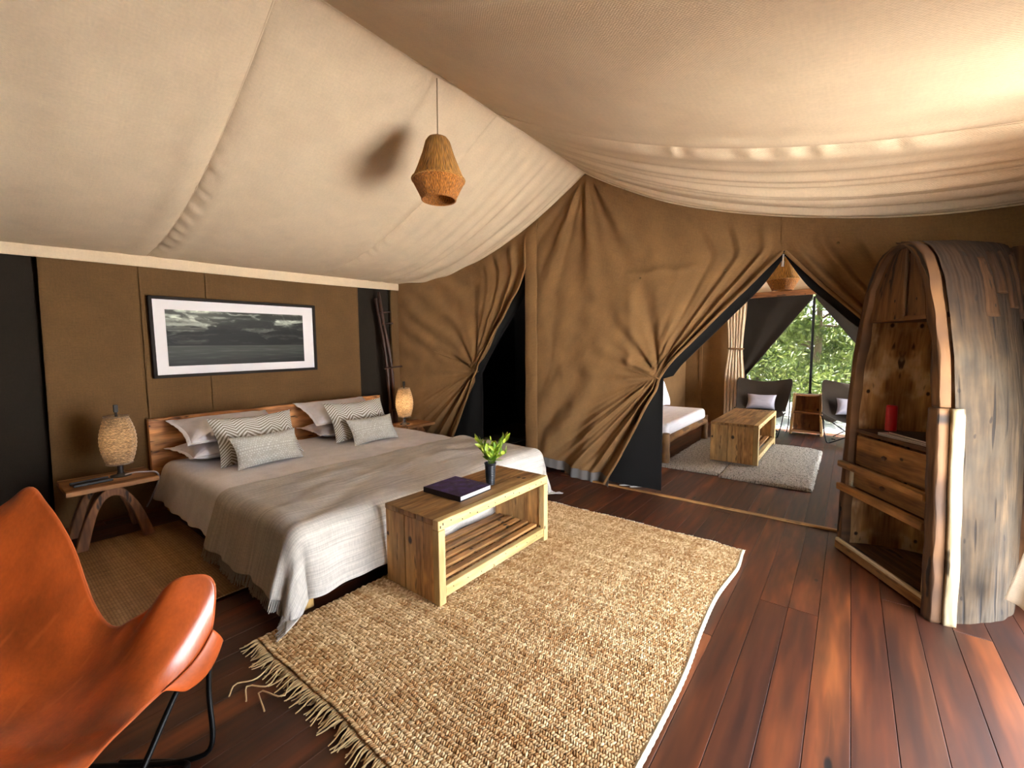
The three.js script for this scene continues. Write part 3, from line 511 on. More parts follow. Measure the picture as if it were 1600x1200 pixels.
// ---------------------------------------------------------------- rustic pole stand in the corner
{
  const g = thing('pole_stand', 'dark log pole stand with branch pegs leaning in the corner beyond the bed', 'coat stand', [3.3, 0, -4.5]);
  const L = (a) => a.map((p) => [p[0] - 3.3, p[1], p[2] + 4.5]);
  part('pole', tube(L([[3.43, 0, -4.53], [3.37, 0.55, -4.54], [3.31, 1.2, -4.52], [3.25, 1.7, -4.56], [3.235, 2.06, -4.62]]), (t) => 0.027 - 0.007 * t + 0.003 * Math.sin(t * 30), 50, 10), logM, g);
  part('pole', tube(L([[3.33, 0, -4.53], [3.3, 0.6, -4.54], [3.25, 1.3, -4.54], [3.19, 1.98, -4.62]]), (t) => 0.023 - 0.006 * t + 0.003 * Math.sin(t * 26 + 1), 50, 10), logM, g);
  for (const [y, x0, x1, z] of [[1.12, 3.2, 3.44, -4.5], [1.66, 3.22, 3.36, -4.55], [1.8, 3.2, 3.34, -4.57], [0.6, 3.26, 3.4, -4.46]]) part('peg', tube(L([[x0, y, z], [(x0 + x1) / 2, y + 0.012, z + 0.01], [x1, y + 0.02, z + 0.03]]), 0.011, 8, 8), logM, g);
}
// ---------------------------------------------------------------- pendant lamps
const raffia = tex(512, 256, (u, v) => { const s = noise(u * 170, v * 5, 2) * 0.6 + noise(u * 60, v * 9, 6) * 0.5; const n = 0.85 + s * 0.6; return [226 * n, 160 * n, 72 * n]; }, true, THREE.RepeatWrapping);
const raffiaB = tex(512, 256, (u, v) => 0.5 + 0.6 * noise(u * 150, v * 5, 2) + 0.3 * noise(u * 60, v * 9, 6), false, THREE.RepeatWrapping);
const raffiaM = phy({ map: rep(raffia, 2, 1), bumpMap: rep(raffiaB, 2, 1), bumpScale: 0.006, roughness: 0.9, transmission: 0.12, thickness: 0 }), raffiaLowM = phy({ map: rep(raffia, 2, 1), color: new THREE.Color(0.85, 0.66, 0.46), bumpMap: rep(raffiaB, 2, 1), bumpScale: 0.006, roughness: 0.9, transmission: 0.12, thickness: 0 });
function pendant(p, top, label) { // p: middle of the widest ring
  const g = thing('pendant_lamp', label, 'lamp', p); g.rotation.z = 0;
  const fib = (prof, seed) => { const l = lathe(prof, 160), P = l.attributes.position; for (let i = 0; i < P.count; i++) { const a = Math.atan2(P.getZ(i), P.getX(i)), k = 1 + 0.022 * noise(Math.cos(a) * 14 + seed, Math.sin(a) * 14, P.getY(i) * 6) + 0.01 * Math.cos(a * 8); P.setX(i, P.getX(i) * k); P.setZ(i, P.getZ(i) * k); } l.computeVertexNormals(); return l; };
  part('upper_shade', fib([[0.02, 0.255], [0.062, 0.252], [0.075, 0.235], [0.098, 0.16], [0.128, 0.08], [0.158, 0.01], [0.163, 0]], 3), raffiaM, g);
  part('ring', new THREE.TorusGeometry(0.163, 0.007, 8, 80).rotateX(Math.PI / 2), raffiaM, g);
  part('lower_shade', fib([[0.163, -0.004], [0.15, -0.03], [0.124, -0.08], [0.105, -0.118]], 7), raffiaLowM, g);
  part('lower_ring', new THREE.TorusGeometry(0.105, 0.006, 8, 60).rotateX(Math.PI / 2).translate(0, -0.118, 0), raffiaLowM, g);
  part('bulb', new THREE.SphereGeometry(0.03, 24, 16).translate(0, 0.02, 0), std({ color: 0xe8e2d4, roughness: 0.3 }), g);
  part('socket', rod([0, 0.04, 0], [0, 0.26, 0], 0.016), std({ color: 0x2a1c12 }), g);
  part('cord', rod([0, 0.25, 0], [0.004, top - p[1], 0], 0.0035, 6), std({ color: 0x8a7352 }), g);
  return g;
}
pendant([1.94, 2.415, ZR], 3.03, 'orange woven raffia pendant lamp hanging from the ridge over the bed');
pendant([6.0, 2.13, -0.66], 2.9, 'orange woven raffia pendant lamp seen through the top of the tent doorway');
// ---------------------------------------------------------------- rugs
const juteT = tex(2048, 1480, (u, v) => { // 2.38 m along u, 1.72 m along v
  const X = u * 2.38, Z = v * 1.72, cx = X / 0.0135, cz = Z / 0.0075, i = Math.floor(cx), fz = cz + (i % 2) * 0.5, j = Math.floor(fz), a = cx - i, b = fz - j;
  const sl = b - 0.35 * (a - 0.5) * (i % 2 ? 1 : -1), d = Math.sin(Math.PI * cl(a)) ** 0.6 * Math.sin(Math.PI * ((sl % 1) + 1) % Math.PI) ;
  const h = Math.abs(d), k = noise(i * 0.73, j * 0.61, 3), col = noise(i * 0.31, Z * 1.2, 8), row = noise(X * 1.1, j * 0.23, 4);
  const m = 0.62 + 0.38 * h + 0.2 * k + 0.2 * col + 0.12 * row + 0.12 * fbm(X * 1.5, Z * 1.5, 6, 3);
  return mix([160, 116, 68], [232, 196, 142], cl(m * 0.9 - 0.1)).map((c) => c * (0.6 + 0.42 * m));
}, true, THREE.ClampToEdgeWrapping);
const juteB = tex(2048, 1480, (u, v) => { const X = u * 2.38, Z = v * 1.72, cx = X / 0.0135, cz = Z / 0.0075, i = Math.floor(cx), fz = cz + (i % 2) * 0.5, j = Math.floor(fz), a = cx - i, b = fz - j; const sl = (((b - 0.35 * (a - 0.5) * (i % 2 ? 1 : -1)) % 1) + 1) % 1; return 0.15 + 0.6 * Math.sin(Math.PI * a) ** 0.6 * Math.sin(Math.PI * sl) + 0.25 * noise(i * 0.73, j * 0.61, 3) + 0.1; }, false, THREE.ClampToEdgeWrapping);
const juteM = std({ map: juteT, bumpMap: juteB, bumpScale: 0.005, roughness: 1 });
const juteYarnM = std({ color: 0xd8ba88, roughness: 1 }), creamYarnM = std({ color: 0xe2d3b0, roughness: 1 });
{
  const g = thing('jute_rug', 'large golden woven jute rug with fringed ends in front of the bed', 'rug', [1.9, 0, -1.35]);
  const x0 = 0.76, x1 = 3.08, z0 = -2.1, z1 = -0.485;
  const at = (u, v) => { // slightly wavy outline: the bound side swings near the far corner
    const z = lerp(z0, z1 + 0.02 * noise(u * 3.5, 2) - 0.03 * ss(0.86, 1, u) * ss(0.5, 1, v) + 0.015 * Math.sin(u * 7.5) * v, v), x = lerp(x0 + 0.025 * noise(v * 4, 7), x1 + 0.03 * noise(v * 3, 5) - 0.015 * ss(0.85, 1, v), u);
    return [x - 1.9, 0.013 + 0.004 * Math.max(0, noise(x * 2.5, z * 2.5, 3)), z + 1.35];
  };
  part('woven_field', grid(160, 120, at, (u, v) => [u, v], 0.011), juteM, g);
  { // thousands of jute stitches, lying in rows
    const st = new THREE.SphereGeometry(1, 6, 4); const nu = 138, nv = 160, im = new THREE.InstancedMesh(st, std({ color: 0xffffff, roughness: 1 }), nu * nv), M = new THREE.Matrix4(), Q = new THREE.Quaternion(), E = new THREE.Euler(), C = new THREE.Color();
    im.name = 'stitches'; im.userData.kind = 'stuff'; im.castShadow = im.receiveShadow = true; let n = 0;
    for (let i = 0; i < nu; i++) for (let j = 0; j < nv; j++) {
      const p = at((i + 0.5 + rr(-0.1, 0.1)) / nu, (j + 0.5 + (i % 2) * 0.5 + rr(-0.12, 0.12)) / (nv + 0.5)), k = rr(0.78, 1.2);
      E.set(0, (i % 2 ? 1 : -1) * 0.42 + rr(-0.15, 0.15), rr(-0.12, 0.12)); Q.setFromEuler(E); M.compose(V(p[0], p[1] + 0.0105 + rr(0, 0.003), p[2]), Q, V(0.0112 * rr(0.9, 1.12), 0.0052 * k, 0.0055 * rr(0.85, 1.1))); im.setMatrixAt(n, M);
      const b = cl(0.5 + 0.35 * noise(i * 0.33, p[2] * 1.3, 8) + 0.2 * noise(p[0] * 1.2, j * 0.2, 4) + rr(-0.4, 0.4)), c = mix([172, 124, 72], [250, 222, 172], b); C.setRGB(c[0] / 255, c[1] / 255, c[2] / 255, THREE.SRGBColorSpace); im.setColorAt(n++, C);
    }
    g.add(im);
  }
  part('bound_edge', tube(Array.from({ length: 50 }, (_, i) => { const p = at(i / 49, 1); return V(p[0], 0.022, p[2]); }), (t) => 0.012 + 0.001 * Math.sin(t * 400), 240, 8), creamYarnM, g);
  for (const s of [0, 1]) {
    const gs = []; for (let i = 0; i < 190; i++) { const v = i / 189, p = at(s, v), o = s ? 1 : -1, L = (s ? 0.045 : 0.068) * rr(0.5, 1.35), sw = rr(-0.03, 0.03), y = 0.01; gs.push(tube([[p[0] - o * 0.01, 0.016, p[2]], [p[0] + o * L * 0.35, 0.02, p[2] + sw * 0.2], [p[0] + o * L * 0.7, y, p[2] + sw * 0.6], [p[0] + o * L, 0.008, p[2] + sw]], (t) => 0.0042 - 0.002 * t, 6, 5)); }
    if (!s) for (const [dz, l] of [[0.02, 0.2], [0.05, 0.17], [0.09, 0.15]]) { const p = at(0, 0.1 + dz); gs.push(tube([[p[0], 0.016, p[2]], [p[0] - l * 0.5, 0.012, p[2] + 0.03 + dz], [p[0] - l * 0.8, 0.009, p[2] + 0.01], [p[0] - l, 0.009, p[2] + 0.04 + dz]], 0.0032, 14, 5)); }
    part('fringe', merge(gs), s ? creamYarnM : juteYarnM, g).userData.kind = 'stuff';
  }
  const b = thing('bedside_rug', 'darker worn jute rug on the boards under the left bedside table', 'rug', [0.3, 0, -3.4]);
  part('woven_field', grid(60, 70, (u, v) => { const x = lerp(-0.62, 0.68, u), z = lerp(-0.72, 0.76, v); return [x, 0.011 + 0.008 * Math.max(0, Math.sin((x + z * 0.35) * 30)) * ss(0.1, 0.5, v) * ss(0.75, 0.3, u) * ss(-0.1, 0.1, noise(v * 5, 3) + 0.05), z]; }, (u, v) => [u * 0.55, v * 0.86], 0.009), std({ map: juteT, color: new THREE.Color(0.62, 0.52, 0.42), bumpMap: juteB, bumpScale: 0.003, roughness: 1 }), b);
  const shag = tex(768, 512, (u, v) => { const n = noise(u * 120, v * 80, 2), k = noise(u * 38, v * 26, 5); const c = 176 + 46 * n + 22 * k - 70 * ss(0.3, 0.5, noise(u * 60, v * 44, 9)); return [c, c * 0.95, c * 0.87]; });
  const shagB = tex(768, 512, (u, v) => 0.5 + 0.45 * noise(u * 120, v * 80, 2) + 0.3 * noise(u * 38, v * 26, 5), false);
  const sm = std({ map: shag, bumpMap: shagB, bumpScale: 0.014, roughness: 1 });
  const w = thing('wool_rug', 'pale grey chunky wool rug on the sitting room floor', 'rug', [5.75, 0, -0.95]);
  const wr = (x0, x1, z0, z1) => grid(90, 60, (u, v) => { const e = Math.min(u, v, 1 - u, 1 - v); return [lerp(x0, x1 - 0.1 * ss(0.8, 1, v) * ss(0.85, 1, u), u) + 0.012 * noise(v * 18, u), 0.02 * ss(0, 0.015, e) + 0.004 * noise(u * 40, v * 30), lerp(z0, z1, v) + 0.015 * noise(u * 22, v)]; }, (u, v) => [u, v], 0.012);
  part('woven_field', wr(-0.98, 1.05, -0.07, 0.72), sm, w); part('woven_field', wr(-0.93, 1.0, -0.7, -0.085), sm, w);
}
// ---------------------------------------------------------------- timber benches
function makeBench(name, label, p) { // front along +x at z = 0, body behind (-z)
  const g = thing(name, label, 'bench', p), W = 1.0, H = 0.452, D = 0.45;
  for (const x of [0.02, W - 0.02]) { part('end_board', box(0.034, H - 0.03, 0.165, x, (H - 0.03) / 2, -D + 0.085, 1, 0.005), benchM, g); part('end_board', box(0.034, H - 0.03, 0.235, x, (H - 0.03) / 2, -0.163, 1, 0.005), benchM, g); }
  for (const [z, d] of [[-0.385, 0.128], [-0.25, 0.138], [-0.113, 0.132]]) part('top_board', box(W, 0.03, d, W / 2, H - 0.015, z, 0, 0.005), benchTopM, g);
  part('front_rail', box(W + 0.004, 0.052, 0.045, W / 2, H - 0.026, -0.0225, 0, 0.005), creamM, g);
  for (const x of [0.022, W - 0.022]) part('leg', box(0.046, H - 0.054, 0.045, x, (H - 0.054) / 2, -0.0225, 1, 0.004), creamM, g);
  part('lower_rail', box(W - 0.092, 0.06, 0.04, W / 2, 0.062, -0.024, 0, 0.005), creamM, g);
  part('back_rail', box(W - 0.08, 0.05, 0.03, W / 2, 0.07, -D + 0.02, 0, 0.005), benchSlatM, g);
  for (const s of [0.045, W - 0.045]) part('cleat', box(0.02, 0.03, D - 0.08, s, 0.072, -D / 2, 2), benchSlatM, g);
  for (let i = 0; i < 5; i++) part('slat', box(W - 0.08, 0.018, 0.042, W / 2, 0.097 + (i % 2) * 0.002, -0.085 - i * 0.074, 0, 0.003), benchSlatM, g);
  const nm = std({ color: 0x30241a, roughness: 0.6, metalness: 0.4 });
  const nails = []; for (let i = 0; i < 16; i++) nails.push(new THREE.SphereGeometry(0.0035, 8, 6).translate(i < 4 ? 0.012 + (i % 2) * 0.018 : 0.08 + (i - 4) * 0.076 + rr(-0.02, 0.02), H - 0.026 + rr(-0.014, 0.014), 0.0005)); for (let i = 0; i < 8; i++) nails.push(new THREE.SphereGeometry(0.003, 8, 6).translate(0.1 + i * 0.11, 0.062 + rr(-0.015, 0.015), -0.0035));
  part('nail_heads', merge(nails), nm, g).userData.kind = 'stuff';
  return g;
}
const bench = makeBench('timber_bench', 'reclaimed timber slatted bench table at the foot of the bed', [1.43, 0.03, -1.6]);
{
  const c = bench.clone(); c.name = numbered('timber_bench'); tag(c, 'reclaimed timber bench table standing on the pale wool rug', 'bench'); c.position.set(5.32, 0.042, -0.75); scene.add(c);
  c.scale.set(1.4, 1, 1.1);
}
{ // book, vase and sprig
  const g = thing('hardback_book', 'large dark hardback book lying on the bench at the foot of the bed', 'book', [1.83, 0.483, -1.865], 0.02);
  const cov = tex(512, 512, (u, v) => { const n = fbm(u * 5, v * 5, 3, 5), k = noise(u * 18, v * 18, 6); let c = mix([22, 18, 48], [96, 76, 150], cl(0.45 + 1.3 * n)); c = mix(c, [126, 140, 120], ss(0.15, 0.4, fbm(u * 4 + 7, v * 4, 9, 4)) * ss(0.3, 0.7, u)); c = mix(c, [150, 150, 160], ss(0.4, 0.6, k) * 0.5); return c; });
  const cm = std({ map: cov, roughness: 0.35 }), dark = std({ color: 0x17131f, roughness: 0.5 });
  part('page_block', box(0.262, 0.024, 0.296, 0.004, 0.016, 0, 0, 0.001), std({ color: 0xe6e2da, roughness: 0.9 }), g);
  part('cover_board', box(0.275, 0.004, 0.31, 0, 0.002, 0, 0, 0.001), dark, g); part('cover_board', box(0.275, 0.003, 0.31, 0, 0.0305, 0, 0, 0.001), dark, g);
  part('cover_print', grid(1, 1, (u, v) => [lerp(-0.136, 0.136, u), 0.0323, lerp(0.153, -0.153, v)]), cm, g);
  part('spine', box(0.004, 0.032, 0.31, -0.1375, 0.016, 0, 2, 0.001), dark, g);
  const vs = thing('bud_vase', 'small black ribbed vase on the bench at the foot of the bed', 'vase', [2.05, 0.483, -1.79]);
  const pr = []; for (let i = 0; i <= 40; i++) { const t = i / 40; pr.push([0.028 + 0.008 * t + 0.004 * ss(0.9, 1, t) + 0.0012 * Math.sin(t * 75), 0.14 * t]); }
  part('body', lathe([[0, 0], ...pr, [0.033, 0.141], [0.03, 0.1], [0.024, 0.012], [0, 0.012]], 40), std({ color: 0x22242a, roughness: 0.35, metalness: 0.3 }), vs);
  const sp = thing('leafy_sprig', 'bunch of bright green leafy sprigs standing in the black vase', 'plant', [2.05, 0.6, -1.79]);
  const lf = (k) => { const L = 0.055, W = 0.024; return grid(6, 8, (u, v) => { const w = W * Math.sin(Math.PI * Math.min(1, v * 0.92 + 0.06)) ** 0.8 * (u - 0.5); return [w, L * v, 0.25 * Math.abs(w) + 0.018 * v * v * k]; }, (u, v) => [u, v]); };
  const lg = [lf(-1), lf(0.4), lf(1)], lm = [0x8fae2c, 0xb9cc4a, 0x5d861d, 0xa6bf35].map((c) => phy({ color: c, roughness: 0.5, transmission: 0.25, thickness: 0 })), stemM = std({ color: 0x5e7a25 });
  for (let s = 0; s < 13; s++) {
    const a = s * 2.4, r = s === 0 ? 0.01 : rr(0.05, 0.11), h = rr(0.09, 0.19), tip = V(Math.cos(a) * r, h, Math.sin(a) * r), mid = V(Math.cos(a) * r * 0.35, h * 0.55, Math.sin(a) * r * 0.35);
    part('stem', tube([[0, -0.06, 0], mid, tip], 0.0018, 10, 5), stemM, sp);
    for (let i = 0; i < 11; i++) { const t = 0.3 + 0.7 * i / 10, q = t < 0.5 ? V(0, 0, 0).lerp(mid, t * 2) : mid.clone().lerp(tip, t * 2 - 1), m = part('leaf', lg[(rnd() * 3) | 0], lm[(rnd() * 4) | 0], sp); const d = V(Math.cos(a + rr(-1.8, 1.8)) * rr(0.3, 1), rr(0.35, 1.1), Math.sin(a + rr(-1.8, 1.8)) * rr(0.3, 1)).normalize(); m.position.copy(q); m.quaternion.setFromUnitVectors(V(0, 1, 0), d); m.rotateY(rr(0, 6)); m.scale.setScalar(rr(0.7, 1.1)); }
  }
}
// ---------------------------------------------------------------- sling chairs
const cr = (tab, v) => { // smooth table [[v, a, b, c], ...]
  let i = 1; while (i < tab.length - 1 && v > tab[i][0]) i++; const p = tab[Math.max(0, i - 2)], a = tab[i - 1], b = tab[i], q = tab[Math.min(tab.length - 1, i + 1)], t = cl((v - a[0]) / (b[0] - a[0]));
  return [1, 2, 3].map((k) => 0.5 * (2 * a[k] + (b[k] - p[k]) * t + (2 * p[k] - 5 * a[k] + 4 * b[k] - q[k]) * t * t + (3 * a[k] - p[k] - 3 * b[k] + q[k]) * t * t * t));
};
function slingAt(E, C, u, v, p = 1.7) {
  const e = cr(E, v), c = cr(C, v), k = Math.abs(u) ** p; return [e[0] * u, lerp(c[1], e[1], k), lerp(c[2], e[2], k)];
}
const squir = (u, v) => { const a = u * 2 - 1, b = v * 2 - 1; return [a * Math.sqrt(1 - 0.30 * b * b * b * b), (b * Math.sqrt(1 - 0.12 * a * a * a * a) + 1) / 2]; };
function slingChair(name, label, p, ry, E, C, mat, edgeMat, pocketMat, fold = 1, frameMat = blackMetal) {
  const g = thing(name, label, 'chair', p, ry);
  const f = (u, v) => { const [a, b] = squir(u, v), q = slingAt(E, C, a, b), cx = Math.abs(a), ear = ss(0.5, 1, cx); q[1] += fold * (0.006 * noise(a * 3, b * 4, 2) + 0.014 * ear * Math.sin(b * 46 + 3 * cx) * ss(0.6, 0.8, b) + 0.007 * ear * Math.sin(b * 40 + 2 * cx) * ss(0.35, 0.1, b)); { const w = fold * 0.012 * Math.sin(a * 8 + 0.8 + 1.2 * b) * ss(0.62, 0.35, b) * ss(0, 0.1, b); q[1] += 0.45 * w; q[2] += 0.9 * w; } q[0] += fold * Math.sign(a) * 0.010 * ear * Math.sin(b * 34 + 2) * ss(0.55, 0.9, b); return q; };
  part('sling', grid(110, 110, f, (u, v) => [u * 0.9, v * 1.1], 0.005), mat, g);
  const rim = []; for (let i = 0; i < 160; i++) { const t = i / 40, k = Math.floor(t), w = t - k; rim.push(V(...(k === 0 ? f(w, 0) : k === 1 ? f(1, w) : k === 2 ? f(1 - w, 1) : f(0, 1 - w)))); }
  part('edge_piping', tube(rim, 0.0045, 400, 6, true), edgeMat, g);
  // crossed seams of the sling
  for (const s of [-1, 1]) part('seam', tube(Array.from({ length: 24 }, (_, i) => { const t = i / 23, q = f(0.5 + s * lerp(0.06, 0.34, t), lerp(0.66, 0.36, t)); return V(q[0], q[1] + 0.001, q[2]); }), 0.0018, 60, 5), edgeMat, g);
  // pockets folded over the frame at the front tips
  for (const s of [0, 1]) part('corner_pocket', grid(40, 10, (u, v) => { const q = f(s ? lerp(0.72, 0.999, u) : lerp(0.28, 0.001, u), 1), w = 0.085 * v * Math.sin(Math.PI * cl(0.1 + 0.62 * u)) ** 0.7 * ss(0, 0.25, u); return [q[0] + (s ? 1 : -1) * w * 0.35, q[1] - w * 0.8 + 0.004, q[2] + 0.006 + w * 0.45 * (1 - 0.6 * v)]; }, (u, v) => [u * 0.2, v * 0.1], 0.005), pocketMat, g);
  // bent rod frame: two rods from every tip
  const ft = cr(E, 1), bt = cr(E, 0), tip = (e, v) => { const a = f(e > 0 ? 0.985 : 0.015, v); return [a[0] - e * 0.004, a[1] - 0.012, a[2]]; };
  for (const e of [-1, 1]) {
    const F = tip(e, 0.9), B = tip(e, 0.03);
    const lo = f(e > 0 ? 1 : 0, 0.985), K = [lo[0] + e * 0.016, Math.max(lo[1] - 0.05, lo[1] * 0.75), lo[2] - 0.03], J = [F[0] + e * 0.022, F[1] - 0.02, F[2] - 0.02];
    part('frame_rod', tube([J, K, [K[0] - e * 0.035, K[1] * 0.5, K[2] + 0.012], [K[0] - e * 0.075, 0.03, K[2] + 0.03], [K[0] - e * 0.09, 0.012, K[2] - 0.02], [K[0] - e * 0.1, 0.012, -0.1]], 0.0085, 60, 8), frameMat, g);
    part('frame_rod', tube([J, K, [K[0] - e * 0.18, K[1] * 0.72, K[2] + 0.005], [0, K[1] * 0.38, K[2]], [-e * 0.24, 0.014, K[2] - 0.02], [-e * 0.26, 0.012, 0.05]], 0.0085, 60, 8), frameMat, g);
    part('frame_rod', tube([B, [B[0] * 0.98, B[1] * 0.6, B[2] - 0.05], [B[0] * 0.9, 0.012, B[2] - 0.02], [e * 0.2, 0.012, -0.05]], 0.0085, 50, 8), frameMat, g);
    part('frame_rod', tube([B, [B[0] * 0.7, B[1] * 0.5, B[2] - 0.06], [0, 0.18, B[2] - 0.05], [-e * 0.24, 0.012, B[2] + 0.06]], 0.0085, 50, 8), frameMat, g);
  }
  return g;
}
const E1 = [[0, 0.42, 0.83, -0.42], [0.07, 0.455, 0.885, -0.39], [0.15, 0.46, 0.895, -0.34], [0.24, 0.42, 0.83, -0.26], [0.36, 0.365, 0.7, -0.14], [0.5, 0.285, 0.535, -0.01], [0.62, 0.26, 0.475, 0.08], [0.76, 0.3, 0.545, 0.18], [0.86, 0.365, 0.635, 0.275], [0.93, 0.395, 0.56, 0.34], [1, 0.37, 0.36, 0.35]];
const C1 = [[0, 0, 0.68, -0.38], [0.25, 0, 0.5, -0.27], [0.5, 0, 0.36, -0.1], [0.75, 0, 0.32, 0.1], [1, 0, 0.345, 0.28]];
{
  const lt = tex(768, 768, (u, v) => { const n = fbm(u * 6, v * 6, 2, 5), k = noise(u * 90, v * 90, 6), sc = ss(0.3, 0.55, noise(u * 9, v * 30, 12)); const m = 0.92 + 0.45 * n + 0.05 * k; let c = [190 * m, 88 * m, 36 * m]; c = mix(c, [206, 108, 54], cl(0.4 * sc)); return c; });
  const lb = tex(512, 512, (u, v) => 0.5 + 0.3 * noise(u * 130, v * 130, 3) + 0.25 * noise(u * 60, v * 60, 8) + 0.4 * fbm(u * 7, v * 7, 5, 4), false);
  const leather = phy({ map: rep(lt, 1), bumpMap: rep(lb, 1.5), bumpScale: 0.0004, roughness: 0.3, clearcoat: 0.6, clearcoatRoughness: 0.22 });
  slingChair('leather_sling_chair', 'tan leather sling chair on a black rod frame, at the left edge of the photo', [0.0, 0.0, -1.69], 40.5 * D2R, E1, C1, leather, std({ color: 0xb4582a, roughness: 0.5 }), phy({ map: rep(lt, 1), color: new THREE.Color(1.2, 1.15, 1.1), roughness: 0.4 }));
  const shrink = (g) => g.scale.setScalar(0.92);
  const cv = std({ map: rep(darkT, 1), color: new THREE.Color(2.0, 2.0, 2.0), bumpMap: rep(weave, 4), bumpScale: 0.001, roughness: 0.95 }), cvE = std({ color: 0x3a352c });
  const E2 = [[0, 0.48, 0.97, -0.4], [0.25, 0.41, 0.72, -0.24], [0.5, 0.37, 0.5, 0.0], [0.72, 0.37, 0.44, 0.16], [1, 0.4, 0.5, 0.34]], C2 = [[0, 0, 0.86, -0.42], [0.25, 0, 0.56, -0.28], [0.5, 0, 0.36, -0.1], [0.75, 0, 0.31, 0.12], [1, 0, 0.34, 0.34]];
  shrink(slingChair('canvas_sling_chair', 'dark olive canvas sling chair beside the tied curtain in the sitting room', [7.6, 0, -1.06], -88 * D2R, E2, C2, cv, cvE, cv, 0.4));
  shrink(slingChair('canvas_sling_chair', 'dark olive canvas sling chair half hidden by the boat bookcase in the sitting room', [7.64, 0, 0.06], -92 * D2R, E2, C2, cv, cvE, cv, 0.4));
  for (const [z, l] of [[-1.07, 'pale lilac-grey cushion on the sling chair beside the curtain'], [0.07, 'pale grey cushion on the sling chair beside the boat bookcase']]) { const c = thing('seat_cushion', l, 'cushion', [7.62, 0.385, z]); part('cover', pillow(0.4, 0.26, 0.11, z * 9 + 30), std({ color: 0xbdb9c4, roughness: 0.95 }), c); c.rotation.set(-0.55, -Math.PI / 2, 0, 'YXZ'); }
}
